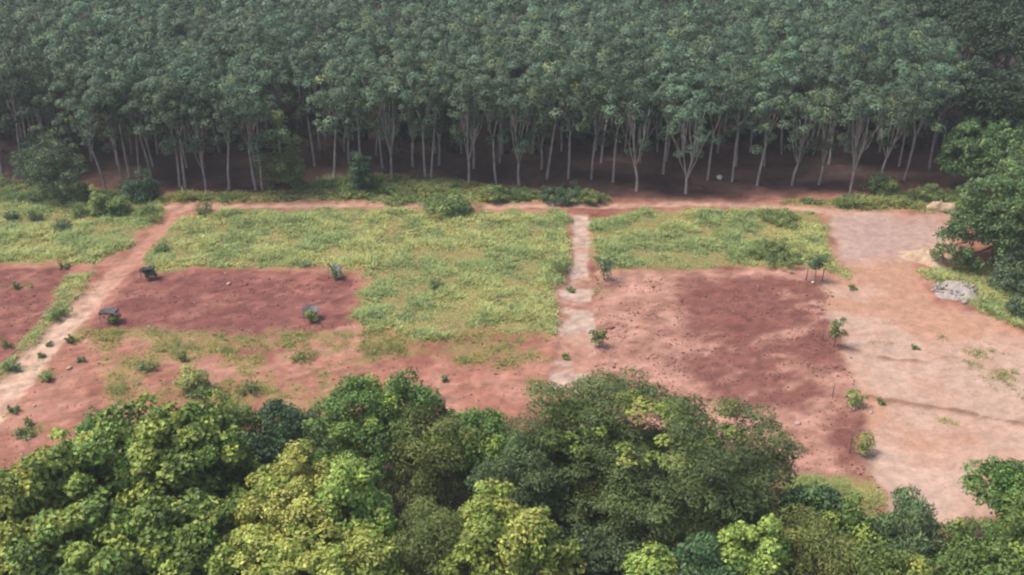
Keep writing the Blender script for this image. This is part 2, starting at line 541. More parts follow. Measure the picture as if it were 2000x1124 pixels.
# paths
lower = sstep(120, 106, ys)
pl = np.array([0.46, 0.255, 0.20])[None] * (1 - lower[:, None]) + np.array([0.58, 0.43, 0.355])[None] * lower[:, None]
pl = mixc(pl, (0.40, 0.22, 0.17), sstep(0.5, 0.68, n_mid) * 0.6)
soil = soil * (1 - G['path_l'][:, None]) + pl * G['path_l'][:, None]
pm = np.tile(np.array([0.50, 0.395, 0.355]), (len(xs), 1))
pm = mixc(pm, (0.40, 0.24, 0.18), sstep(0.54, 0.66, n_mid) * 0.8)
pmw = G['path_m'] * (1 - 0.8 * sstep(0.48, 0.62, fbm(xs, ys, 2.6, 74)) * sstep(118, 112, ys))
soil = soil * (1 - pmw[:, None]) + pm * pmw[:, None]
soil = mixc(soil, (0.52, 0.345, 0.285), G['track'] * 0.9)
soil = soil * (1 - 0.16 * ruts(xs, ys) * np.clip(G['yard'] + G['path_l'], 0, 1))[:, None]
# leaf litter under the trees, its colour darkened further for tree shade
litter_shade = np.clip(np.maximum(G['forest'] * (1 - G['verge']), G['near']) * (1 - G['track']) * (1 - G['yard'] * 0.9), 0, 1)
soil = mixc(soil, (0.05, 0.037, 0.036), litter_shade * 0.95)
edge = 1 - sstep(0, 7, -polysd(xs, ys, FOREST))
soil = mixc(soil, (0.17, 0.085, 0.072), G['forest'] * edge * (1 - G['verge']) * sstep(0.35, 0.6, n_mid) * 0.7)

bare = (1 - thatch) * (1 - 0.6 * G['yard'])
soil = soil * (1 + bare * ((n_fine - 0.5) * 0.9 + (n_mid - 0.5) * 0.3))[:, None] * np.array([0.635, 0.58, 0.505])
ny, nx = X.shape
idx = np.arange(ny * nx).reshape(ny, nx)
quads = np.stack([idx[:-1, :-1], idx[:-1, 1:], idx[1:, 1:], idx[1:, :-1]], -1).reshape(-1, 4)


def fm(k):
    return G[k][quads].mean(1)


cls = np.zeros(len(quads), int)
cls[fm('plot_f') > 0.5] = 1
cls[fm('plot_l') > 0.5] = 2
cls[fm('plot_r') > 0.5] = 3
cls[fm('yard') > 0.5] = 4
cls[fm('track') > 0.5] = 5
cls[fm('path_m') > 0.5] = 6
cls[fm('path_l') > 0.5] = 7
names = ['ground', 'bare_field', 'bare_field', 'bare_field', 'sandy_yard', 'dirt_track', 'sandy_path', 'dirt_path']
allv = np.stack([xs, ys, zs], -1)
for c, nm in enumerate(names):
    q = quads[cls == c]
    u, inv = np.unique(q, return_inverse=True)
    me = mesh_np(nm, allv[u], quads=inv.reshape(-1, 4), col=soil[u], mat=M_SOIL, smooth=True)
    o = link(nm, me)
    o['kind'] = 'structure'


# ------------------------------------------------------------------ foliage builder
def unit(v):
    return v / (np.linalg.norm(v, axis=-1, keepdims=True) + 1e-9)


def leaves(pos, nrm, length, width, col, r, shape='rhomb', spread=1.0, droop=0.0):
    """Folded leaf faces at pos facing nrm; returns verts, tris, colours."""
    n = len(pos)
    t = unit(np.cross(nrm, r.normal(size=(n, 3))))
    t = unit(t + np.array([0, 0, -droop]))
    b = unit(np.cross(nrm, t))
    nn = np.cross(t, b)
    sz_ = r.uniform(0.55, 1.3, n)
    ln = (length * sz_ * r.uniform(0.85, 1.15, n))[:, None]
    wd = (width * sz_ * r.uniform(0.85, 1.15, n))[:, None]
    if shape == 'rhomb':
        v = np.stack([pos - t * ln * .5, pos + b * wd * .5 + nn * wd * .16, pos + t * ln * .5 - nn * ln * .08, pos - b * wd * .5 + nn * wd * .16], 1)
        k = 4
        tr = np.array([[0, 1, 2], [0, 2, 3]])
    elif shape == 'blade':
        v = np.stack([pos - b * wd * .5, pos + b * wd * .5, pos + t * ln], 1)
        k = 3
        tr = np.array([[0, 1, 2]])
    else:
        e = nn * wd * .14
        v = np.stack([pos - t * ln * .5, pos - t * ln * .22 + b * wd * .45 + e, pos + t * ln * .2 + b * wd * .42 + e * .6, pos + t * ln * .52 - nn * ln * .14,
                      pos + t * ln * .2 - b * wd * .42 + e * .6, pos - t * ln * .22 - b * wd * .45 + e], 1)
        k = 6
        tr = np.array([[0, 1, 2], [0, 2, 3], [0, 3, 4], [0, 4, 5]])
    tris = (np.arange(n)[:, None, None] * k + tr[None]).reshape(-1, 3)
    return v.reshape(-1, 3), tris, np.repeat(col, k, 0)


def clump_points(r, rx, ry, rz, count, under=-0.35, jitter=0.18, lump=0.25, inner=0.25):
    """Clump centres spread over (and some inside) a lumpy ellipsoid."""
    ph = r.uniform(0, 6.28, 6)
    dmin = 1.9 * math.sqrt((rx * ry + rx * rz + ry * rz) / 3 / count)
    d = unit(r.normal(size=(count * 30, 3)))
    d = d[d[:, 2] > under]
    a = np.arctan2(d[:, 1], d[:, 0])
    k = 1 + lump * (0.5 * np.sin(2 * a + ph[0] + 2 * d[:, 2]) + 0.5 * np.sin(3 * a + ph[1]) + 0.4 * np.sin(5 * d[:, 2] + ph[2])) + r.normal(size=len(d)) * jitter * 0.5
    k = np.where(r.random(len(d)) < inner, k * r.uniform(0.45, 0.85, len(d)), k)
    p = d * k[:, None] * np.array([rx, ry, rz])
    out = np.zeros((count, 3)); m = 0
    half = len(p) // 2
    for i in range(len(p)):
        if m == count: break
        if i < half and m and np.min(np.sum((out[:m] - p[i]) ** 2, 1)) < dmin * dmin * 0.5:
            continue
        out[m] = p[i]; m += 1
    return out[:m]


def crown_arrays(r, centres, rad, per, length, width, base, tip, shape='rhomb', tipchance=0.2, flat=1.0, updir=0.5, scatter=0.55,
                 var=0.22, under=-0.3, shell=(0.55, 1.08), droop=0.0, cvar=0.14, body=None):
    V, T, C, off = [], [], [], 0
    top = centres[:, 2].max(); bot = centres[:, 2].min()
    for c in centres:
        rr = rad * r.uniform(0.75, 1.3)
        n = int(per * (rr / rad) ** 2)
        d = unit(r.normal(size=(n * 2, 3)))
        d = d[d[:, 2] > under][:n]
        n = len(d)
        k = r.uniform(shell[0], shell[1], n)[:, None]
        pos = c + d * rr * k * np.array([1, 1, flat])
        nrm = unit(d * np.array([1, 1, 1 / max(flat, .3)]) + np.array([0, 0, updir]) + r.normal(size=(n, 3)) * scatter)
        cc = np.asarray(base) * (1 + r.normal() * cvar)
        if r.random() < tipchance * (0.3 + 1.2 * (c[2] - bot) / (top - bot + 1e-6)):
            w = r.uniform(0.4, 1.0)
            cc = cc * (1 - w) + np.asarray(tip) * w
        col = cc[None] * (1 + r.normal(size=(n, 1)) * var)
        col = col * (1 + r.normal(size=(n, 3)) * 0.05)
        # the young outermost leaves of a species may be paler
        young = (r.random(n) < tipchance * 0.35) & (d[:, 2] > 0.3)
        col[young] = col[young] * 0.4 + np.asarray(tip) * 0.6
        v, t, cl = leaves(pos, nrm, length, width, np.clip(col, 0.008, 0.8), r, shape, droop=droop)
        V.append(v); T.append(t + off); C.append(cl); off += len(v)
    return np.concatenate(V), np.concatenate(T), np.concatenate(C)


def bent(a, b, r, wob, n=6):
    a, b = np.asarray(a, float), np.asarray(b, float)
    s = np.linspace(0, 1, n)[:, None]
    p = a + (b - a) * s
    off = r.normal(size=3) * wob
    p = p + np.sin(s * math.pi) * off + r.normal(size=(n, 3)) * wob * 0.15 * np.sin(s * math.pi)
    return p


# ------------------------------------------------------------------ rubber plantation
RUB = (0.074, 0.12, 0.067)
RUB_TIP = (0.14, 0.185, 0.075)


def rubber_variant(seed, kind):
    r = np.random.default_rng(seed)
    H = 17.0
    parts = []
    if kind == 'straight':
        fork, nl = r.uniform(6.0, 8.5), 3
        spread = 1.7
    elif kind == 'fork':
        fork, nl = r.uniform(2.8, 3.8), 6
        spread = 2.4
    else:
        fork, nl = 2.6, 9
        spread = 3.1
    lean = r.normal(size=2) * 0.05
    base = [0, 0, -0.5]; top = [lean[0] * fork, lean[1] * fork, fork]
    rt = {'straight': 0.15, 'fork': 0.17, 'big': 0.21}[kind]
    parts.append(tube(bent(base, top, r, 0.1, 6), np.linspace(rt * 1.25, rt * 0.85, 6), 8))
    ends = []
    for i in range(nl):
        a = i / nl * 6.283 + r.uniform(-0.4, 0.4)
        s = spread * r.uniform(0.45, 1.15)
        h = r.uniform(10.0, 13.5)
        e = [top[0] + math.cos(a) * s, top[1] + math.sin(a) * s, h]
        st = np.array(top) + np.array([0, 0, r.uniform(-0.5, 0.15) if i else 0.0])
        pts = bent(st, e, r, 0.25, 6)
        pts[1:3, :2] += (pts[1:3, :2] - pts[0, :2]) * 0.25
        rr = rt * (0.72 if i == 0 else r.uniform(0.3, 0.55))
        parts.append(tube(pts, np.linspace(rr, 0.04, 6), 6))
        ends.append(e)
        for j in range(2 if kind != 'straight' else 3):
            q = pts[r.integers(2, 4)]
            a2 = a + r.uniform(-1.1, 1.1)
            parts.append(tube(bent(q, q + [math.cos(a2) * r.uniform(0.5, 1.4), math.sin(a2) * r.uniform(0.5, 1.4), r.uniform(2.0, 5.0)], r, 0.2, 4), np.linspace(0.06, 0.02, 4), 5))
    tv, tt = join_parts(parts)
    rx = r.uniform(2.9, 3.6)
    cen = clump_points(r, rx, rx * r.uniform(0.85, 1.1), r.uniform(3.0, 4.1), 36, under=-0.6, lump=0.5, inner=0.1, jitter=0.5) + np.array([lean[0] * 12, lean[1] * 12, 12.2])
    low = []
    for _ in range(r.integers(4, 10)):
        a = r.uniform(0, 6.28)
        low.append([math.cos(a) * r.uniform(0.8, 2.0), math.sin(a) * r.uniform(0.8, 2.0), r.uniform(5.6, 9.2)])
    cen = np.concatenate([cen, np.array(low)])
    cv, ct, cc = crown_arrays(r, cen, 0.86, 84, 0.32, 0.21, RUB, RUB_TIP, tipchance=0.08, updir=0.25, scatter=0.2, flat=0.9, droop=0.1, cvar=0.28, shell=(0.9, 1.03), under=-0.05, var=0.08)
    far = crown_arrays(r, cen[cen[:, 2] > 10.5], 0.85, 24, 0.55, 0.36, RUB, RUB_TIP, tipchance=0.08, updir=0.4, scatter=0.26, flat=0.85, droop=0.1, cvar=0.28, shell=(0.86, 1.04), under=-0.05, var=0.12)
    return (mesh_np('rubber_trunk', tv, tris=tt, mat=M_BARK, smooth=True), mesh_np('rubber_crown', cv, tris=ct, col=cc, mat=M_RUBBER), far)


VAR = {'straight': [rubber_variant(100 + i, 'straight') for i in range(4)],
       'fork': [rubber_variant(200 + i, 'fork') for i in range(3)],
       'big': [rubber_variant(300, 'big')]}
FRONT_GROUP = 'rubber trees along the plantation edge'


def place_rubber(x, y, z, kind, vi, label, group, r, lean=(0.0, 0.0), sc=None):
    tm, cm, _ = VAR[kind][vi % len(VAR[kind])]
    t = thing('rubber_tree', label, 'tree', (x, y, z), r.uniform(0, 6.28), group)
    s = sc if sc else r.uniform(0.92, 1.1)
    t.scale = (s * r.uniform(0.94, 1.06), s * r.uniform(0.94, 1.06), s)
    t.rotation_mode = 'ZYX'
    t.rotation_euler = (lean[0], lean[1], t.rotation_euler[2])
    link('trunk', tm, t)
    link('crown', cm, t)
    return t


ORD = ['first', 'second', 'third', 'fourth', 'fifth', 'sixth', 'seventh', 'eighth', 'ninth', 'tenth', 'eleventh', 'twelfth', 'thirteenth', 'fourteenth',
       'fifteenth', 'sixteenth', 'seventeenth', 'eighteenth', 'nineteenth', 'twentieth']
FRONT = [(5, 345, 's', 0), (45, 345, 's', .02), (207, 370, 's', -.03), (238, 346, 's', 0), (254, 345, 's', 0), (272, 343, 's', 0), (296, 347, 's', 0),
         (350, 365, 's', 0), (362, 367, 's', 0), (402, 370, 'f', 0), (447, 370, 's', .02), (500, 371, 's', 0), (512, 372, 's', .01), (653, 353, 's', 0),
         (705, 346, 's', 0), (765, 352, 'f', 0), (831, 348, 's', 0), (842, 349, 's', 0), (916, 361, 'f', 0), (970, 359, 's', 0), (1015, 362, 'f', 0),
         (1068, 350, 's', .04), (1110, 350, 's', .08), (1155, 350, 's', .06), (1197, 357, 's', 0), (1243, 374, 'f', 0), (1295, 341, 's', 0), (1340, 379, 'b', 0),
         (1382, 352, 's', 0), (1430, 356, 's', .02), (1478, 363, 's', .03), (1547, 363, 'f', .02), (1598, 361, 'f', .03), (1660, 378, 'f', 0), (1722, 352, 'f', 0), (1765, 352, 's', 0), (1815, 330, 's', 0)]
rr_ = np.random.default_rng(55)
front_xy = []
nF = len(FRONT)
seen_kind = {}
for i, (px, py, kd, ln) in enumerate(FRONT):
    p = on(px, py)
    kind = {'s': 'straight', 'f': 'fork', 'b': 'big'}[kd]
    if i < 19:
        place = ORD[i] + ' trunk from left'
    else:
        place = ORD[nF - 1 - i] + ' trunk from right'
    look = {'s': 'rubber tree with straight pale stem', 'f': 'rubber tree with low forked pale trunk', 'b': 'rubber tree with widest fan of bare pale limbs'}[kd]
    lab = look + ', ' + place + ' in front row'
    place_rubber(p[0], p[1], p[2], kind, i, lab, FRONT_GROUP, rr_, lean=(0, ln), sc=rr_.uniform(0.92, 1.06))
    front_xy.append(p[:2])
front_xy = np.array(front_xy)
spots = []
yb = 147.6
for row in range(14):
    yb += 5.4 if row < 6 else 4.5
    half = yb * 0.485 + 8
    k = 0
    x = -half - rr_.uniform(0, 3)
    while x < half:
        xx, yy = x + rr_.normal() * 0.6, yb + rr_.normal() * 0.7
        x += 4.9 if row < 6 else 4.1
        if np.min(np.hypot(front_xy[:, 0] - xx, front_xy[:, 1] - yy)) < 3.2: continue
        if rr_.random() < 0.05: continue
        # the wild trees take over at the far right
        if xx > 66 + (yy - 150) * 0.25: continue
        spots.append((xx, yy, row))
n_ind = 300 - nF
far_arrays = []
for i, (x, y, row) in enumerate(spots):
    if i < n_ind:
        if row == 0:
            lab, grp = 'rubber tree standing just behind the front row, trunk in shade', 'rubber trees just behind the front row'
        else:
            lab, grp = 'rubber tree inside the plantation, only its dark green crown showing', 'rubber tree crowns of the closed canopy'
        kind = 'fork' if rr_.random() < 0.25 else 'straight'
        place_rubber(x, y, gz(x, y), kind, int(rr_.integers(0, 9)), lab, grp, rr_, lean=(rr_.normal() * 0.02, rr_.normal() * 0.02), sc=rr_.uniform(0.82, 1.16) * (1.0 if row < 6 else 0.86))
    else:
        cv, ct, cc = VAR['straight'][int(rr_.integers(0, 4))][2]
        far_arrays.append((x, y, cv, ct, cc))
V, T, C, off = [], [], [], 0
for x, y, cv, ct, cc in far_arrays:
    a = rr_.uniform(0, 6.28); s = rr_.uniform(0.74, 0.98); b = rr_.uniform(0.8, 1.2)
    ca, sa = math.cos(a), math.sin(a)
    keep = ct
    v = np.stack([cv[:, 0] * ca - cv[:, 1] * sa, cv[:, 0] * sa + cv[:, 1] * ca, cv[:, 2]], -1) * s + np.array([x, y, 0])
    V.append(v + np.array([0, 0, 2.2])); T.append(keep + off); C.append(cc * b); off += len(v)
    tv, tt = tube([[x, y, -0.3], [x, y, 6], [x + .3, y, 12]], [0.25, 0.2, 0.08], 5)
    V.append(tv); T.append(tt + off); C.append(np.tile([[0.2, 0.17, 0.15]], (len(tv), 1))); off += len(tv)
o = link('rubber_forest', mesh_np('rubber_forest', np.concatenate(V), tris=np.concatenate(T), col=np.concatenate(C), mat=M_RUBBER))
tag(o, 'far rubber tree crowns merging into one canopy at the top', 'forest')
o['kind'] = 'stuff'


# ------------------------------------------------------------------ wild and foreground trees
def tree(name, label, px, py, rx_px, ry_px, zc, style, seed, group=None, base_dx=0.0, extra=None):
    """px, py: where the crown's middle is seen; rx_px, ry_px: its half width and half height in the photograph."""
    r = np.random.default_rng(seed)
    c = at(px, py, zc)
    k = ppm(c)
    dep = math.atan2(CAM_H - zc, c[1])
    rx = rx_px / k
    rz = max(ry_px / k / math.cos(dep) * 0.82, rx * 0.45)
    z0 = gz(c[0], c[1])
    t = thing(name, label, 'tree', (c[0] + base_dx, c[1], z0), 0.0, group)
    cz = zc - z0
    st = STYLE[style]
    area = 4 * math.pi * ((rx * rx + 2 * rx * rz) / 3)
    count = int(max(9, area / (st['rad'] ** 2 * st.get('gap', 1.75))))
    cen = clump_points(r, rx * 0.86, rx * 0.86, rz * 0.86, count, under=st.get('under', -0.55), lump=st.get('lump', 0.3), inner=st.get('inner', 0.25))
    cen = cen + np.array([-base_dx, 0, cz])
    cen = cen[cen[:, 2] > 0.6]
    parts = []
    trad = max(0.16, rx * 0.055)
    top = np.array([-base_dx * 0.7, 0, cz + rz * 0.25])
    tp = bent([0, 0, -0.6], top, r, rx * 0.08, 7)
    parts.append(tube(tp, np.linspace(trad * 1.3, trad * 0.45, 7), 8))
    nlimb = min(len(cen), 18 if rx > 5 else 11)
    for i in r.choice(len(cen), nlimb, replace=False):
        q = tp[r.integers(2, 6)]
        if cen[i][2] < q[2] - 1: q = tp[2]
        parts.append(tube(bent(q, cen[i], r, rx * 0.07, 5), np.linspace(trad * 0.5, 0.03, 5), 6))
    tv, tt = join_parts(parts)
    link('trunk', mesh_np('tree_trunk', tv, tris=tt, mat=st.get('bark', M_BARK2), smooth=True), t)
    v, tr, col = crown_arrays(r, cen, st['rad'], st['per'], st['len'], st['wid'], st['base'], st['tip'], st.get('shape', 'rhomb'), st.get('tc', 0.2),
                              st.get('flat', 0.85), st.get('up', 0.5), st.get('sc', 0.5), st.get('var', 0.2), st.get('cunder', -0.3), droop=st.get('droop', 0.25), cvar=st.get('cvar', 0.14))
    link('crown', mesh_np('tree_crown', v, tris=tr, col=col, mat=M_LEAF), t)
    if extra:
        extra(t, r, rx, rz, cz)
    return t


STYLE = {
    'teak': dict(rad=0.85, per=105, len=0.42, wid=0.3, base=(0.115, 0.18, 0.038), tip=(0.32, 0.37, 0.08), shape='rhomb', tc=0.3, up=0.55, sc=0.6, droop=0.35, cvar=0.2, gap=2.3, var=0.28),
    'teak_yellow': dict(rad=0.72, per=105, len=0.31, wid=0.22, base=(0.18, 0.255, 0.05), tip=(0.35, 0.39, 0.09), shape='rhomb', tc=0.45, up=0.6, sc=0.5, droop=0.2, cvar=0.2, gap=2.2, var=0.25),
    'dense': dict(rad=0.75, per=98, len=0.29, wid=0.17, base=(0.102, 0.167, 0.041), tip=(0.275, 0.341, 0.072), tc=0.15, up=0.4, sc=0.5, gap=2.1),
    'dark': dict(rad=0.85, per=100, len=0.32, wid=0.18, base=(0.058, 0.102, 0.043), tip=(0.145, 0.203, 0.065), tc=0.12, up=0.4, sc=0.6, gap=2.0),
    'feather': dict(rad=1.25, per=195, len=0.33, wid=0.125, base=(0.07, 0.10, 0.031), tip=(0.15, 0.18, 0.05), tc=0.12, up=0.8, sc=0.45, flat=0.45, droop=0.1, inner=0.35, lump=0.38, cvar=0.2),
    'olive': dict(rad=0.95, per=170, len=0.30, wid=0.09, base=(0.115, 0.15, 0.042), tip=(0.21, 0.24, 0.07), tc=0.2, up=0.4, sc=0.6, flat=0.8),
    'blue': dict(rad=0.85, per=120, len=0.40, wid=0.12, base=(0.09, 0.15, 0.06), tip=(0.15, 0.21, 0.085), tc=0.2, up=0.5, sc=0.45, droop=0.7),
    'wild': dict(rad=0.95, per=46, len=0.48, wid=0.3, base=(0.036, 0.064, 0.032), tip=(0.08, 0.12, 0.05), tc=0.1, up=0.4, sc=0.5, gap=2.0),
    'roadside': dict(rad=0.9, per=72, len=0.4, wid=0.25, base=(0.094, 0.152, 0.055), tip=(0.203, 0.275, 0.087), tc=0.2, up=0.45, sc=0.55, under=-0.8, gap=2.0),
}


def vines(t, r, rx, rz, cz):
    cen = []
    for _ in range(26):
        a = r.uniform(2.0, 5.6) if r.random() < 0.6 else r.uniform(0, 6.28)
        d = r.uniform(0.0, 0.8)
        cen.append([math.cos(a) * rx * d, math.sin(a) * rx * d * 0.8, cz + rz * math.sqrt(max(0.05, 1 - d * d)) * 0.93])
    v, tr, col = crown_arrays(r, np.array(cen), 0.75, 70, 0.34, 0.24, (0.13, 0.19, 0.04), (0.22, 0.26, 0.06), tipchance=0.3, flat=0.6, updir=0.7)
    o = link('creeper', mesh_np('creeper', v, tris=tr, col=col, mat=M_LEAF), t)
    o['label'] = 'bright green creeper covering the crown top'


NEAR_TREES = [
    ('teak_tree', 'big leaved teak tree at the bottom left corner, yellowish top on red soil', 55, 1025, 120, 118, 9.0, 'teak', 1),
    ('teak_tree', 'tall teak tree with yellow flowering tips beside the left dirt path', 335, 925, 135, 135, 9.5, 'teak', 2),
    ('teak_tree', 'teak tree with orange tinted tips between the corner teak and the tall teak', 190, 975, 110, 112, 9.0, 'teak', 3),
    ('teak_tree', 'dark green big leaved teak tree cut by the bottom edge at left', 170, 1110, 130, 90, 9.0, 'teak', 4),
    ('teak_tree', 'deep green teak tree at the bottom edge below the tall yellow tipped teak', 370, 1075, 120, 100, 9.0, 'teak', 5),
    ('leafy_tree', 'small round light green tree poking out behind the tall teak', 425, 850, 70, 72, 7.0, 'dense', 6),
    ('leafy_tree', 'low leafy tree at the edge of the red soil behind the teaks at left', 215, 870, 75, 62, 5.5, 'dense', 7),
    ('teak_tree', 'broad yellow green tree left of the shadowed gap between the near trees', 575, 1010, 120, 105, 9.0, 'teak_yellow', 8),
    ('teak_tree', 'yellow green tree with upright rounded top beside the shadowed gap', 690, 1000, 75, 95, 9.5, 'teak_yellow', 9),
    ('teak_tree', 'yellow green tree cut by the bottom edge below the broad yellow tree', 560, 1115, 120, 70, 9.5, 'teak_yellow', 10),
    ('teak_tree', 'green tree with yellow sprays at the bottom edge under the shadowed gap', 710, 1110, 70, 55, 9.0, 'teak_yellow', 11),
    ('leafy_tree', 'tall domed green tree with pale tips, highest of the near trees on the left half', 735, 850, 118, 130, 8.5, 'dense', 12),
    ('leafy_tree', 'dark green bush tree in the shade left of the domed tree', 565, 860, 75, 68, 5.5, 'dark', 13),
    ('leafy_tree', 'dark grey green low tree between the broad yellow tree and the small round tree', 490, 905, 60, 52, 6.0, 'dark', 14),
    ('feathery_tree', 'olive brown fine leaved tree leaning against the domed tree', 845, 905, 82, 98, 7.5, 'olive', 15),
    ('leafy_tree', 'green tree with a pale yellow top right of the olive tree', 940, 885, 72, 72, 8.0, 'dense', 16),
    ('leafy_tree', 'blue green drooping tree beside the big dark feathery tree', 1020, 950, 72, 78, 8.0, 'blue', 17),
    ('feathery_tree', 'huge dark feathery tree with bright creeper on top', 1295, 945, 222, 180, 7.5, 'feather', 18),
    ('feathery_tree', 'dark feathery tree with creeper at the left flank of the huge one', 1125, 905, 115, 125, 7.5, 'feather', 19),
    ('leafy_tree', 'pale yellow green tree at the bottom edge left of the huge feathery tree', 985, 1065, 110, 88, 9.5, 'teak_yellow', 20),
    ('leafy_tree', 'olive green rounded tree at the bottom edge right of the shadowed gap', 850, 1075, 80, 80, 8.5, 'olive', 21),
    ('leafy_tree', 'small bright yellow green treetop alone in front of the huge feathery tree', 1270, 1112, 36, 38, 10.0, 'teak_yellow', 22),
    ('leafy_tree', 'bright yellow green tree at the bottom edge right of the small bright treetop', 1465, 1095, 70, 60, 9.5, 'teak_yellow', 23),
    ('leafy_tree', 'grey green tree at the bottom edge touching the bright yellow green tree', 1385, 1110, 60, 45, 9.0, 'blue', 24),
    ('leafy_tree', 'dark green rounded tree next to the yellow grass patch', 1590, 1010, 68, 58, 7.0, 'dark', 25),
    ('leafy_tree', 'olive tree at the bottom edge between the bright tree and the spire tree', 1575, 1090, 82, 68, 8.0, 'olive', 26),
    ('leafy_tree', 'blue green tree with a tall spire top beside the sandy yard', 1755, 1068, 80, 58, 7.5, 'blue', 27),
    ('leafy_tree', 'narrow upright blue green treetop standing out against the sandy yard', 1772, 1000, 24, 40, 8.0, 'blue', 28),
    ('leafy_tree', 'mid green tree left of the spire tree at the lower right', 1675, 1050, 62, 62, 7.5, 'dense', 29),
    ('leafy_tree', 'green tree with yellow leaves on its flank at the right edge above the sand', 1978, 965, 66, 68, 8.5, 'dense', 30),
    ('leafy_tree', 'wide dark green tree in the bottom right corner below the yellow flanked tree', 1925, 1112, 90, 62, 8.0, 'dense', 31),
    ('leafy_tree', 'green tree cut by the right edge near the bottom corner', 2025, 1050, 70, 80, 8.5, 'dense', 32),
    ('leafy_tree', 'green tree cut by the bottom edge under the spire tree', 1715, 1125, 80, 40, 8.5, 'dense', 33),
    ('leafy_tree', 'shaded dark tree cut by the bottom edge under the huge feathery tree', 1160, 1110, 90, 60, 6.0, 'dark', 34),
]
for (nm, lab, px, py, rx, ry, zc, sty, sd) in NEAR_TREES:
    tree(nm, lab, px, py, rx, ry, zc, sty, 900 + sd, 'trees in the near wood', extra=vines if sd in (18, 19) else None)

SIDE_TREES = [
    ('roadside_tree', 'large round leafy tree overhanging the yard at the right edge', 1962, 435, 100, 108, 5.8, 'roadside', 40),
    ('roadside_tree', 'green leafy tree behind the large roadside tree at the right edge', 1952, 300, 95, 60, 6.5, 'roadside', 41),
    ('roadside_tree', 'leafy tree cut by the right edge beside the large roadside tree', 2050, 380, 90, 120, 7.0, 'roadside', 42),
]
for (nm, lab, px, py, rx, ry, zc, sty, sd) in SIDE_TREES:
    tree(nm, lab, px, py, rx, ry, zc, sty, 900 + sd, 'trees on the right side of the yard')
for k, (px, py, rx, ry, zc) in enumerate([(1960, 190, 85, 70, 12), (2010, 90, 90, 80, 14), (1925, 75, 80, 66, 14), (1880, 20, 90, 60, 15), (1990, 0, 90, 60, 15),
                                          (2060, 240, 80, 80, 10), (1960, 250, 70, 40, 8), (1820, -20, 80, 50, 15)]):
    lab = ['dark wild tree just above the roadside trees at the right edge', 'dark wild tree at the right edge near the top corner', 'dark wild tree bordering the rubber canopy at upper right',
           'dark wild tree at the top edge beside the rubber canopy', 'dark wild tree in the top right corner', 'dark wild tree mostly beyond the right edge',
           'low dark tree in the shade behind the roadside trees', 'dark wild tree touching the top edge left of the corner'][k]
    tree('wild_tree', lab, px, py, rx, ry, zc, 'wild', 960 + k, 'dark wild trees at upper right')


# ------------------------------------------------------------------ bushes and shrubs
def weed_plant(name, label, p, rx, h, style, r, group):
    """A loose plant of upright leafy stems, thinner and more ragged than a bush."""
    st = STYLE[style]
    n = int(np.clip(14 * rx, 7, 22))
    t = thing(name, label, 'plant', p, 0.0, group)
    parts, cen = [], []
    for i in range(n):
        a, d = r.uniform(0, 6.283), rx * math.sqrt(r.random())
        e = np.array([math.cos(a) * d, math.sin(a) * d, h * r.uniform(0.35, 1.0) * (1 - 0.45 * d / rx)])
        parts.append(tube(bent([e[0] * .35, e[1] * .35, -0.1], e, r, 0.05, 4), np.linspace(0.03, 0.01, 4), 4))
        for f in (0.35, 0.65, 1.0):
            cen.append(e * np.array([.35 + .65 * f, .35 + .65 * f, f]))
    tv, tt = join_parts(parts)
    link('stem', mesh_np('plant_stem', tv, tris=tt, mat=M_BARK2, smooth=True), t)
    rad = 0.22 * max(0.7, min(1.4, rx))
    v, tr, col = crown_arrays(r, np.array(cen), rad, 13, 0.26, 0.09, st['base'], st['tip'], 'rhomb', 0.25, 0.9, 0.3, 0.7, 0.22, -0.9, shell=(0.3, 1.3), droop=-0.2)
    link('foliage', mesh_np('plant_leaves', v, tris=tr, col=col, mat=M_LEAF), t)
    return t


def bush(name, label, px, py, rx_px, h_px, style, seed, group, cat='shrub'):
    """px, py: foot of the bush; h_px its height as seen."""
    r = np.random.default_rng(seed)
    p = on(px, py)
    k = ppm(p)
    rx = rx_px / k
    h = h_px / k / 0.86
    if h_px <= 28 and rx_px <= 26:
        return weed_plant(name, label, p, rx, h, style, r, group)
    st = dict(STYLE[style])
    rad = min(st['rad'], rx * 0.45, h * 0.4)
    area = 2.2 * math.pi * rx * max(h * 0.6, rx * 0.5) * 1.3
    count = int(np.clip(area / (rad * rad * 1.3), 8, 90))
    cen = clump_points(r, rx * 0.75, rx * 0.7, h * 0.46, count, under=-0.95, lump=0.45, jitter=0.4) + np.array([0, 0, h * 0.47])
    if h > 2.0:
        a_ = r.uniform(0, 6.283, 14)
        cen = np.concatenate([cen, np.stack([np.cos(a_) * rx * 0.75, np.sin(a_) * rx * 0.6, r.uniform(0.3, h * 0.3, 14)], -1)])
    cen = cen[cen[:, 2] > 0.1]
    f = max(0.6, min(1.0, rad / 0.7))
    v, tr, col = crown_arrays(r, cen, rad, st['per'] * 0.75, st['len'] * f, st['wid'] * f, st['base'], st['tip'], st.get('shape', 'rhomb'), st.get('tc', .2),
                              st.get('flat', .85), st.get('up', .5), st.get('sc', .5), st.get('var', .2))
    t = thing(name, label, cat, p, 0.0, group)
    parts = []
    for i in r.choice(len(cen), min(6, len(cen)), replace=False):
        parts.append(tube(bent([r.normal() * .08, r.normal() * .08, -0.2], cen[i], r, 0.1, 4), np.linspace(0.06, 0.02, 4), 5))
    tv, tt = join_parts(parts)
    link('stem', mesh_np('shrub_stem', tv, tris=tt, mat=M_BARK2, smooth=True), t)
    link('foliage', mesh_np('shrub_foliage', v, tris=tr, col=col, mat=M_LEAF), t)
    return t


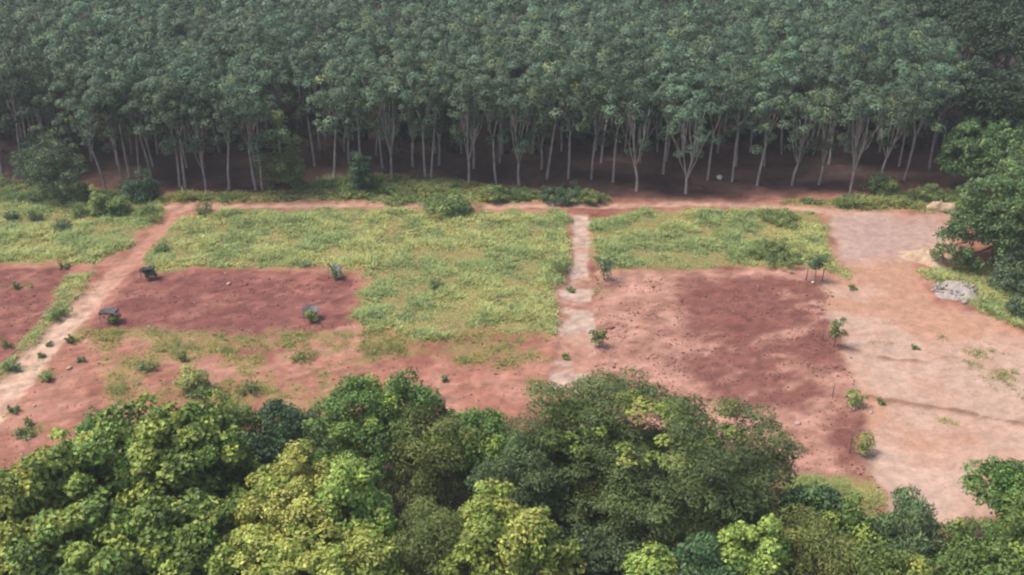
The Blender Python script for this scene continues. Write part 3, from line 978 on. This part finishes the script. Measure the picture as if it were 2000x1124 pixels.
STYLE['bushgreen'] = dict(STYLE['dense'], base=(0.123, 0.181, 0.061), tip=(0.275, 0.319, 0.102), tc=0.25)
STYLE['bushpale'] = dict(STYLE['dense'], base=(0.217, 0.268, 0.087), tip=(0.392, 0.406, 0.131), tc=0.35)
STYLE['bushdark'] = dict(STYLE['dark'], base=(0.072, 0.123, 0.061), tip=(0.145, 0.217, 0.087))
G1, G2, G3 = 'bushes along the plantation edge', 'shrubs in the left grass', 'plants on the bare soil'
BUSHES = [
    ('bush', 'large dark vine covered bush before the trunks at far left', 115, 390, 68, 118, 'bushdark', G1),
    ('bush', 'flat topped bush joined to the large dark bush at far left', 80, 345, 45, 72, 'bushdark', G1),
    ('bush', 'dome shaped bush at the foot of the trunks near the left dirt path', 275, 388, 32, 38, 'bushdark', G1),
    ('small_tree', 'small leafy tree with low crown before the dark gap in the front row', 555, 368, 38, 118, 'bushgreen', G1),
    ('bush', 'dark green bush against the trunks beside the low green bank', 708, 372, 20, 62, 'bushdark', G1),
    ('bush', 'broad grey green bush on the dirt track, left of centre', 875, 411, 50, 27, 'bushgreen', G1),
    ('bush', 'pale green bush beside the broad grey green bush on the track', 770, 402, 24, 27, 'bushpale', G1),
    ('bush', 'dark bush on the bank with a yellow green tip', 968, 387, 32, 17, 'bushgreen', G1),
    ('bush', 'low dark bush on the bank below leaning trunks', 1095, 389, 40, 16, 'bushdark', G1),
    ('bush', 'low dark bush at the right end of the green bank', 1150, 393, 32, 13, 'bushgreen', G1),
    ('bush', 'green bush at the foot of the trunks near the sandy yard', 1724, 378, 28, 32, 'bushgreen', G1),
    ('bush', 'dark bush between the dirt mound and the trunks at right', 1812, 388, 32, 18, 'bushgreen', G1),
    ('shrub', 'tall shrub by the start of the left dirt path', 288, 420, 24, 28, 'bushgreen', G2),
    ('shrub', 'bright light green sapling shrub in the left grass', 195, 420, 14, 42, 'bushpale', G2),
    ('shrub', 'dark leafy shrub right of the bright sapling shrub', 228, 420, 24, 30, 'bushgreen', G2),
    ('shrub', 'darkest low shrub in the middle of the left grass', 122, 448, 22, 26, 'bushdark', G2),
    ('shrub', 'dark shrub left of the darkest one in the left grass', 68, 432, 18, 26, 'bushdark', G2),
    ('shrub', 'small dark shrub at the left edge of the left grass', 22, 428, 16, 20, 'bushdark', G2),
    ('shrub', 'leafy shrub between the darkest shrub and the bright sapling', 152, 420, 20, 26, 'bushgreen', G2),
    ('shrub', 'round shrub right at the path edge in the left grass', 305, 432, 18, 17, 'bushpale', G2),
    ('shrub', 'dark weedy shrub across the path above the first shade net', 402, 418, 24, 22, 'bushgreen', G2),
    ('shrub', 'dark shrub by the far side of the left dirt path', 318, 490, 18, 22, 'bushgreen', G2),
    ('shrub', 'bright green bush alone on the bare red soil', 382, 764, 26, 38, 'bushpale', G3),
    ('shrub', 'weedy bush right of the bright green bush on red soil', 488, 768, 24, 26, 'bushgreen', G3),
    ('shrub', 'light green tussock on red soil left of the bright green bush', 286, 722, 26, 26, 'bushpale', G3),
    ('shrub', 'pale green spreading plant before the shaded sapling', 592, 704, 26, 18, 'bushpale', G3),
    ('shrub', 'small round plant at the edge of the dirt path', 90, 745, 16, 22, 'bushpale', G3),
    ('shrub', 'small dark plant beside the dirt path near the left edge', 24, 722, 18, 18, 'bushgreen', G3),
    ('shrub', 'green plant on the path verge under the far left field', 118, 618, 24, 20, 'bushgreen', G3),
    ('shrub', 'small grey green plant at the left edge of the far left field', 14, 678, 12, 24, 'bushgreen', G3),
    ('shrub', 'dark green seedling in the far left field', 34, 565, 8, 18, 'bushgreen', G3),
    ('shrub', 'small dark plant on the far edge of the far left field', 125, 524, 12, 14, 'bushgreen', G3),
    ('shrub', 'dark plant on the near verge of the dirt path', 140, 670, 12, 20, 'bushgreen', G3),
    ('shrub', 'thin plant standing right of the grass patch on red soil', 357, 706, 8, 24, 'bushgreen', G3),
    ('shrub', 'small dark plant at the lower end of the dirt path', 25, 806, 14, 14, 'bushgreen', G3),
    ('shrub', 'thin weed on pink soil at the lower left', 57, 832, 8, 22, 'bushgreen', G3),
    ('shrub', 'low spreading weed on pink soil near the corner teak', 52, 850, 24, 12, 'bushgreen', G3),
    ('shrub', 'dark tuft on pink soil above the domed tree', 866, 745, 10, 12, 'bushgreen', G3),
    ('shrub', 'dark green low bush in the right grass close to its far edge', 1525, 434, 34, 16, 'bushgreen', G2),
    ('shrub', 'dark low bush along the near edge of the right grass', 1515, 502, 60, 16, 'bushgreen', G2),
    ('shrub', 'small green tuft growing on the dry gully', 1720, 786, 10, 12, 'bushgreen', G3),
    ('shrub', 'dark weedy clump in the central grass left of the sandy path', 1092, 532, 26, 22, 'bushgreen', G2),
    ('shrub', 'dark weedy clump in the middle of the central grass', 852, 560, 16, 22, 'bushgreen', G2),
    ('bush', 'dark bush added for the shade under the large roadside tree', 1975, 560, 45, 46, 'bushdark', 'bushes added for shade under the roadside trees'),  # this bush and the next are made up, to darken the ground here
    ('bush', 'low dark bush added at the right edge for the shade below the roadside trees', 2000, 612, 32, 30, 'bushdark', 'bushes added for shade under the roadside trees'),
    ('shrub', 'dark weed tuft on the dirt path, lower of two', 80, 697, 10, 7, 'bushgreen', G3),
    ('shrub', 'dark weed tuft on the dirt path, upper of two', 97, 675, 9, 7, 'bushgreen', G3),
    ('shrub', 'dark weed tuft on the sandy path near its lower end', 1107, 699, 11, 8, 'bushgreen', G3),
    ('shrub', 'dark weed tuft on the sandy path near its upper wide part', 1116, 569, 10, 8, 'bushgreen', G3),
    ('shrub', 'dark weed tuft on the yard below the palm like sapling', 1664, 563, 10, 6, 'bushgreen', G3),
    ('shrub', 'dark weed tuft on the right half of the yard', 1787, 680, 9, 6, 'bushgreen', G3),
    ('shrub', 'dark weed tuft on soil right of the dirt path', 160, 707, 9, 9, 'bushgreen', G3),
]
for k, (nm, lab, px, py, rx, h, sty, grp) in enumerate(BUSHES):
    bush(nm, lab, px, py, rx, h, sty, 2000 + k, grp, 'tree' if nm == 'small_tree' else ('bush' if nm == 'bush' else 'plant'))


# ------------------------------------------------------------------ grass and weeds (stuff)
def scatter(n, x0, x1, y0, y1, key, thr, r, power=1.0):
    x = r.uniform(x0, x1, n); y = r.uniform(y0, y1, n)
    g = ground_masks(x, y)
    w = g[key] if isinstance(key, str) else np.maximum.reduce([g[k] for k in key])
    keep = r.random(n) < np.where(w > thr, w ** power, 0)
    x, y = x[keep], y[keep]
    g = {k: v[keep] for k, v in g.items()}
    return x, y, ground_height(x, y), (w[keep] ** 1.2)


def tufts(name, label, x, y, z, blades, hgt, wid, cols, r, lean=0.7, patch=5.0, seed=0, wt=1.0):
    n = len(x)
    m = n * blades
    X_ = np.repeat(x, blades) + r.normal(size=m) * 0.12
    Y_ = np.repeat(y, blades) + r.normal(size=m) * 0.12
    hs = np.repeat((0.25 + 2.6 * np.clip(fbm(x, y, 2.6, seed + 5, 3) - 0.3, 0, 1)) * wt * r.uniform(0.7, 1.3, n), blades) * hgt * r.uniform(0.6, 1.2, m)
    Z_ = np.repeat(z, blades) - 0.04
    a = r.uniform(0, 6.283, m)
    ln = r.uniform(0.3, 1.0, m) * lean
    d = np.stack([np.cos(a) * ln, np.sin(a) * ln, np.ones(m)], -1)
    side = np.stack([-np.sin(a), np.cos(a), np.zeros(m)], -1) * (wid * r.uniform(0.6, 1.4, m))[:, None]
    p = np.stack([X_, Y_, Z_], -1)
    midp = p + d * hs[:, None] * 0.6
    tip = p + d * hs[:, None] * np.array([1.35, 1.35, 0.92])
    v = np.stack([p - side * .4, p + side * .4, midp + side * .5, midp - side * .5, tip], 1).reshape(-1, 3)
    tr = (np.arange(m)[:, None, None] * 5 + np.array([[0, 1, 2], [0, 2, 3], [3, 2, 4]])[None]).reshape(-1, 3)
    c0, c1, c2 = [np.asarray(c) for c in cols]
    u = fbm(x, y, patch, seed + 1); w = fbm(x, y, 1.7, seed + 2)
    c = c0[None] + (c1 - c0)[None] * sstep(0.38, 0.62, u)[:, None]
    c = c + (c2 - c) * (sstep(0.52, 0.70, w) * 0.85)[:, None]
    c = np.repeat(c, blades, 0) * (1 + r.normal(size=(m, 1)) * 0.16)
    c = np.repeat(np.clip(c, 0.01, 0.8), 5, 0)
    o = link(name, mesh_np(name, v, tris=tr, col=c, mat=M_GRASS))
    tag(o, label, 'grass')
    o['kind'] = 'stuff'
    return o


rg = np.random.default_rng(77)
x, y, z, w = scatter(145000, -80, 66, 92, 148, 'grass', 0.05, rg)
tufts('grass', 'tall yellow green grass and weeds covering the fields', x, y, z, 4, 0.40, 0.09, [(0.30, 0.35, 0.135), (0.43, 0.435, 0.165), (0.225, 0.285, 0.12)], rg, 1.5, 6.0, 300, w)
x2, y2, z2, w2 = scatter(26000, 15, 60, 64, 92, 'grass', 0.05, rg)
tufts('near_grass', 'yellow green grass patch between the right field and the near trees', x2, y2, z2, 5, 0.4, 0.06, [(0.28, 0.32, 0.11), (0.40, 0.38, 0.14), (0.2, 0.24, 0.09)], rg, 1.4, 4.0, 345, w2)
x, y, z, w = scatter(60000, -84, 84, 130, 158, 'verge', 0.05, rg)
tufts('verge_grass', 'darker green weeds on the bank before the rubber trees', x, y, z, 5, 0.6, 0.13, [(0.15, 0.205, 0.075), (0.27, 0.29, 0.10), (0.09, 0.14, 0.06)], rg, 1.2, 5.0, 330, w)
x, y, z, w = scatter(190000, -64, 70, 66, 118, 'sparse', 0.03, rg, 1.3)
tufts('weeds', 'thin dry grass and low weeds in patches on bare soil', x, y, z, 4, 0.3, 0.06, [(0.27, 0.28, 0.09), (0.36, 0.32, 0.11), (0.17, 0.20, 0.07)], rg, 1.1, 4.0, 360, 0.35 + 0.65 * w)
x = rg.uniform(-46, 52, 7500); y = rg.uniform(60, 84, 7500)
g = ground_masks(x, y); kp = g['near'] > 0.97
x, y = x[kp], y[kp]
tufts('shadefill', 'dark undergrowth tufts added to darken the gaps between the near trees', x, y, ground_height(x, y), 5, 0.7, 0.14, [(0.05, 0.075, 0.025), (0.075, 0.10, 0.03), (0.035, 0.055, 0.02)], rg, 0.9, 5.0, 390)  # filler tufts, added so the gaps below the near crowns turn dark


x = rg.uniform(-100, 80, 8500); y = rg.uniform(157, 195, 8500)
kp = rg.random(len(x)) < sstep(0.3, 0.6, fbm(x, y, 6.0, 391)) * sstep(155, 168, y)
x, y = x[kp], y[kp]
tufts('forest_shadefill', 'dark undergrowth tufts added to deepen the shade between the rubber trunks', x, y, ground_height(x, y), 6, 1.7, 0.26, [(0.035, 0.05, 0.03), (0.045, 0.055, 0.035), (0.03, 0.035, 0.028)], rg, 0.8, 6.0, 395)  # dark tufts added to stand in for deep shade behind the front trunks


# ------------------------------------------------------------------ crumbs and clods on the tilled soil (stuff)
def rock_arrays(r, size, sub=1):
    v = np.array([[1, 0, 0], [-1, 0, 0], [0, 1, 0], [0, -1, 0], [0, 0, 1], [0, 0, -1]], float)
    t = [(4, 0, 2), (4, 2, 1), (4, 1, 3), (4, 3, 0), (5, 2, 0), (5, 1, 2), (5, 3, 1), (5, 0, 3)]
    for _ in range(sub):
        nt, mid, vl = [], {}, list(v)
        def md(a, b):
            k = (min(a, b), max(a, b))
            if k not in mid:
                p = vl[a] + vl[b]
                vl.append(p / np.linalg.norm(p)); mid[k] = len(vl) - 1
            return mid[k]
        for a, b, c in t:
            ab, bc, ca = md(a, b), md(b, c), md(c, a)
            nt += [(a, ab, ca), (ab, b, bc), (ca, bc, c), (ab, bc, ca)]
        t, v = nt, np.array(vl)
    v = v * r.uniform(0.72, 1.2, (len(v), 1)) * np.asarray(size)
    return v, np.array(t, np.int32)


xk = rg.uniform(-70, 45, 60000); yk = rg.uniform(70, 116, 60000)
g = ground_masks(xk, yk)
till = np.clip(g['plot_l'] + g['plot_f'] + g['plot_r'] * 0.8 + 0.25 * (1 - g['yard']) * (1 - g['grass']), 0, 1) * (1 - g['path_l']) * (1 - g['path_m']) * (1 - g['near'])
kp = rg.random(len(xk)) < till * sstep(0.35, 0.65, fbm(xk, yk * 1.6, 2.0, 95)) * 0.9
xk, yk = xk[kp], yk[kp]
zk = ground_height(xk, yk)
bv, bt = rock_arrays(rg, (1, 1, 0.6), 0)
sz = rg.lognormal(-2.75, 0.5, len(xk))
v = bv[None] * sz[:, None, None] * rg.uniform(0.6, 1.5, (len(xk), len(bv), 1)) + np.stack([xk, yk, zk], -1)[:, None]
t = (np.arange(len(xk))[:, None, None] * len(bv) + bt[None]).reshape(-1, 3)
o = link('soil_crumbs', mesh_np('soil_crumbs', v.reshape(-1, 3), tris=t, mat=M_CLOD))
tag(o, 'loose red clods strewn over the tilled soil', 'soil')
o['kind'] = 'stuff'


xk = rg.uniform(-70, 62, 5200); yk = rg.uniform(68, 122, 5200)
g = ground_masks(xk, yk)
open_ = (1 - g['near']) * (1 - g['grass']) * (0.35 + 0.65 * g['yard'])
kp = rg.random(len(xk)) < open_ * sstep(0.35, 0.7, fbm(xk, yk, 4.0, 97))
xk, yk = xk[kp], yk[kp]
sz = rg.lognormal(-2.7, 0.5, len(xk))
v = bv[None] * sz[:, None, None] * rg.uniform(0.6, 1.5, (len(xk), len(bv), 1)) + np.stack([xk, yk, ground_height(xk, yk)], -1)[:, None]
t = (np.arange(len(xk))[:, None, None] * len(bv) + bt[None]).reshape(-1, 3)
o = link('pebbles', mesh_np('pebbles', v.reshape(-1, 3), tris=t, mat=M_PSTONE))
tag(o, 'pale pebbles strewn over the yard and bare soil', 'pebbles')
o['kind'] = 'stuff'


# ------------------------------------------------------------------ saplings, shade nets, posts
def sapling(name, label, px, py, h_px, r_px, style, seed, group, bare=0.35):
    r = np.random.default_rng(seed)
    p = on(px, py); k = ppm(p)
    h, rr = h_px / k / 0.87, r_px / k
    t = thing(name, label, 'sapling', p, 0, group)
    sv, stt = tube(bent([0, 0, -0.2], [0, 0, h * 0.85], r, 0.05, 5), np.linspace(0.06, 0.02, 5), 6)
    link('trunk', mesh_np('sapling_stem', sv, tris=stt, mat=M_BARK2, smooth=True), t)
    n = 16
    cen = np.stack([r.normal(size=n) * rr * 0.5, r.normal(size=n) * rr * 0.5, r.uniform(h * bare, h * 0.95, n)], -1)
    st = STYLE[style]
    v, tr, col = crown_arrays(r, cen, rr * 0.5, 40, 0.24, 0.12, st['base'], st['tip'], 'hex', 0.2, 0.9, 0.4, 0.6, droop=0.5)
    link('foliage', mesh_np('sapling_leaves', v, tris=tr, col=col, mat=M_LEAF), t)
    return t


def post(label, px, py, h_px, group, tilt=0.05, seed=0, rad=0.07):
    r = np.random.default_rng(seed)
    p = on(px, py); h = h_px / ppm(p) / 0.87
    v, t = tube([[0, 0, -0.3], [0, 0, h * .5], [r.normal() * tilt, r.normal() * tilt, h]], [rad, rad * .95, rad * .85], 8)
    o = link('wooden_post', mesh_np('wooden_post', v, tris=t, mat=M_POST, smooth=False))
    o.location = tuple(p)
    return tag(o, label, 'post', group)


def shade_net(label, px, py, w_px, h_px, rz, sag, seed, c0, c1):
    """Dark net stretched flat over four posts; px, py is the foot in the middle."""
    r = np.random.default_rng(seed)
    net_mat = noise_mat('shade_net', c0, c1, 5.0, 0.85, 0.5)
    p = on(px, py); k = ppm(p)
    w = w_px / k; d = w * 0.75; h = h_px / k / 0.87
    t = thing('shade_net', label, 'shade net', p, rz, 'shade nets over saplings in the left field')
    cs = [(-w / 2, -d / 2), (w / 2, -d / 2), (w / 2, d / 2), (-w / 2, d / 2)]
    hh = [h * (1 + r.normal() * sag) for _ in range(4)]
    for (cx, cy), ch in zip(cs, hh):
        v, tr = tube([[cx, cy, -0.3], [cx + r.normal() * .03, cy + r.normal() * .03, ch + 0.05]], [0.04, 0.035], 6)
        link('post', mesh_np('net_post', v, tris=tr, mat=M_POST), t)
    n = 9
    u = np.linspace(0, 1, n)
    U, W = np.meshgrid(u, u)
    Z = (hh[0] * (1 - U) * (1 - W) + hh[1] * U * (1 - W) + hh[2] * U * W + hh[3] * (1 - U) * W)
    Z = Z - (0.18 + 1.6 * sag) * 16 * U * (1 - U) * W * (1 - W) * r.uniform(0.6, 1.4, U.shape) + r.normal(size=U.shape) * 0.05
    Xn = (U - .5) * w * 1.06 + r.normal(size=U.shape) * 0.04; Yn = (W - .5) * d * 1.06 + r.normal(size=U.shape) * 0.04
    top = np.stack([Xn, Yn, Z + 0.03], -1).reshape(-1, 3)
    bot = top - np.array([0, 0, 0.02])
    # a hanging hem on the near and left edges
    ii = np.arange(n * n).reshape(n, n)
    q = np.stack([ii[:-1, :-1], ii[:-1, 1:], ii[1:, 1:], ii[1:, :-1]], -1).reshape(-1, 4)
    V = [top, bot]; Q = [q, q[:, ::-1] + n * n]
    off = 2 * n * n
    for edge in (ii[0, :], ii[:, 0], ii[:, -1], ii[-1, :]):
        e = top[edge]
        lo = e - np.array([0, 0, 1.0]) * (0.08 + 0.4 * r.random((n, 1)) ** 2)
        V.append(np.concatenate([e, lo]))
        Q.append(np.array([(off + i, off + i + 1, off + n + i + 1, off + n + i) for i in range(n - 1)]))
        off += 2 * n
    link('net', mesh_np('net', np.concatenate(V), quads=np.concatenate(Q), mat=net_mat), t)
    return t


shade_net('sagging dark shade net at the far left corner of the left field', 290, 545, 26, 20, 0.25, 0.16, 1, (0.025, 0.03, 0.028), (0.07, 0.075, 0.075))
shade_net('flat grey shade net on posts beside the dirt path', 216, 628, 30, 22, 0.05, 0.06, 2, (0.05, 0.045, 0.047), (0.09, 0.08, 0.082))
shade_net('tilted grey shade net at the far right corner of the left field', 655, 543, 20, 20, -0.3, 0.2, 3, (0.06, 0.07, 0.075), (0.14, 0.15, 0.15))
shade_net('pale grey shade net on splayed posts at the near right of the left field', 608, 624, 28, 18, 0.35, 0.15, 4, (0.085, 0.078, 0.078), (0.15, 0.135, 0.13))
SG = 'saplings planted in the fields'
sapling('sapling', 'sapling under the sagging dark shade net', 292, 546, 18, 9, 'bushdark', 3001, SG)
sapling('sapling', 'sapling under the flat grey shade net', 222, 632, 14, 8, 'bushgreen', 3002, SG)
sapling('sapling', 'sapling under the tilted grey shade net', 656, 545, 16, 9, 'bushgreen', 3003, SG)
sapling('sapling', 'sapling under the pale grey shade net', 610, 628, 18, 9, 'bushpale', 3004, SG)
sapling('sapling', 'bushy dark sapling at the far left corner of the right field', 1180, 548, 44, 17, 'bushdark', 3005, SG, 0.3)
sapling('sapling', 'small sapling at the left edge of the right field by the sandy path', 1170, 678, 32, 13, 'bushgreen', 3006, SG, 0.3)
sapling('sapling', 'palm like dark sapling among posts at the far right corner of the right field', 1592, 548, 44, 14, 'bushdark', 3007, SG, 0.55)
sapling('sapling', 'tall thin green sapling on the right edge of the right field', 1628, 678, 52, 13, 'bushgreen', 3008, SG, 0.4)
sapling('sapling', 'bright leafy sapling beside a post at the near corner of the right field', 1682, 886, 34, 20, 'bushpale', 3009, SG, 0.2)
sapling('sapling', 'sparse pale sapling at the end of the dry gully', 1666, 792, 24, 14, 'bushpale', 3010, SG, 0.2)
PG = 'posts guarding saplings'
post('post left of the palm like sapling', 1575, 547, 24, PG, seed=1)
post('post right of the palm like sapling', 1606, 549, 24, PG, seed=2)
post('post in front of the palm like sapling', 1590, 556, 16, PG, seed=3)
post('short post left of the tall thin sapling', 1606, 666, 20, PG, seed=4)
post('dark post left of the bright leafy sapling', 1659, 886, 46, PG, seed=5, rad=0.06)
post('slim post in the dark soil above the gully end', 1626, 776, 26, PG, seed=6, rad=0.05)


# ------------------------------------------------------------------ mounds, stones, litter
def mound(name, label, cat, px, py, rx_px, h_m, mat, seed, ry=0.75, stones=0, rough=0.3):
    r = np.random.default_rng(seed)
    p = on(px, py); rx = rx_px / ppm(p)
    n, m = 34, 12
    V, T = [[0, 0, h_m]], []
    for j in range(1, m + 1):
        f = j / m
        for i in range(n):
            a = i / n * 6.283
            e = 1 + 0.22 * math.sin(2 * a + seed) + 0.12 * math.sin(3 * a + seed * 2)
            x_, y_ = math.cos(a) * rx * f * e, math.sin(a) * rx * ry * f * e
            hgt = h_m * (math.cos(f * math.pi) * 0.5 + 0.5) ** 0.8
            nz = (fbm(np.array([x_ + seed * 10]), np.array([y_]), 1.3, 80)[0] - 0.5) * rough * h_m * 2 * min(1, (1 - f) * 3)
            V.append([x_, y_, hgt + nz - (0.15 if j == m else 0)])
    for i in range(n):
        T.append((0, 1 + i, 1 + (i + 1) % n))
    for j in range(1, m):
        for i in range(n):
            a, b = 1 + (j - 1) * n + i, 1 + (j - 1) * n + (i + 1) % n
            T += [(a, a + n, b + n), (a, b + n, b)]
    t = thing(name, label, cat, p, 0)
    link('heap', mesh_np('heap', np.array(V), tris=np.array(T), mat=mat, smooth=True), t)
    sm = [mesh_np('stone', *(lambda vt: (vt[0],))(rock_arrays(r, (1, .8, .6), 1)), tris=rock_arrays(np.random.default_rng(1), (1, 1, 1), 1)[1], mat=M_STONE) for _ in range(3)] if stones else []
    for s in range(stones):
        a, f = r.uniform(0, 6.283), math.sqrt(r.uniform(0.02, 1.0))
        o = link('stone', sm[s % 3], t)
        x_, y_ = math.cos(a) * rx * f * 0.95, math.sin(a) * rx * ry * f * 0.95
        o.location = (x_, y_, h_m * (math.cos(f * math.pi) * 0.5 + 0.5) ** 0.8 + 0.02)
        q = r.lognormal(-1.75, 0.4)
        o.scale = (q, q, q); o.rotation_euler = (r.uniform(0, 6), r.uniform(0, 6), r.uniform(0, 6))
    return t


mound('sand_mound', 'pale orange sand mound at the edge of the yard before the roadside tree', 'mound', 1812, 507, 52, 1.3, M_SAND, 3, 0.8, rough=0.6)
mound('rubble_mound', 'pale grey heap of stones on the grass under the roadside tree', 'mound', 1872, 570, 56, 0.95, M_STONE, 5, 0.7, 110, 0.6)
mound('dirt_mound', 'brown dirt mound behind the yard near the plantation edge', 'mound', 1835, 408, 34, 1.4, M_SAND, 8, 0.7, rough=0.6)


def stone(name, label, cat, px, py, r_px, mat, seed, group, flat=0.6):
    r = np.random.default_rng(seed)
    p = on(px, py); s = r_px / ppm(p)
    v, t = rock_arrays(r, (s, s * 0.8, s * flat), 2)
    o = link(name, mesh_np(name, v, tris=t, mat=mat))
    o.location = (p[0], p[1], p[2] + s * flat * 0.45)
    o.rotation_euler = (0, 0, r.uniform(0, 6))
    return tag(o, label, cat, group)


STN = 'stones lying on the soil'
stone('stone', 'pale stone in the left field below its far edge', 'stone', 447, 556, 5, M_PSTONE, 1, STN)
stone('stone', 'pale stone at the foot of the tilted shade net', 'stone', 664, 542, 4, M_WHITE, 2, STN)
stone('plastic_sack', 'white sack lying among the trunks at the plantation edge', 'sack', 1405, 350, 7, M_WHITE, 3, None, 0.8)
stone('stone', 'pale stone lying flat in the right field near the feathery tree', 'stone', 1558, 828, 7, M_PSTONE, 4, STN, 0.35)
stone('stone', 'white stone by the palm like sapling', 'stone', 1588, 553, 4, M_WHITE, 5, STN)
stone('stone', 'pink stone below the sparse pale sapling', 'stone', 1667, 800, 5, M_PSTONE, 6, STN)
stone('stone', 'white stone below the bright leafy sapling', 'stone', 1683, 878, 4, M_WHITE, 7, STN)
stone('stone', 'pale stone on pink soil near the lower end of the dirt path', 'stone', 68, 794, 4, M_PSTONE, 8, STN)
stone('stone', 'pink stone on dark soil right of the dirt path', 'stone', 136, 720, 6, M_PSTONE, 9, STN)
stone('stone', 'white stone at the foot of the rubble heap', 'stone', 1884, 592, 7, M_STONE, 11, STN)

# ------------------------------------------------------------------ the hazy air
hb = bpy.data.meshes.new('haze')
x0, x1, y0, y1, z0, z1 = -1210, 1210, -1210, 1210, -2.0, 61.5
hb.from_pydata([(x0, y0, z0), (x1, y0, z0), (x1, y1, z0), (x0, y1, z0), (x0, y0, z1), (x1, y0, z1), (x1, y1, z1), (x0, y1, z1)], [],
               [(0, 3, 2, 1), (4, 5, 6, 7), (0, 1, 5, 4), (1, 2, 6, 5), (2, 3, 7, 6), (3, 0, 4, 7)])
hm, nt, N, K = new_mat('haze_air')
pv = N.new('ShaderNodeVolumePrincipled')
pv.inputs['Color'].default_value = (0.82, 0.88, 0.95, 1)
pv.inputs['Density'].default_value = 0.00022
pv.inputs['Anisotropy'].default_value = 0.2
out = N.new('ShaderNodeOutputMaterial')
K.new(pv.outputs[0], out.inputs['Volume'])
hb.materials.append(hm)
hz = link('haze', hb)
hz['kind'] = 'stuff'
hz['label'] = 'thin bluish haze in the air'
hz['category'] = 'haze'
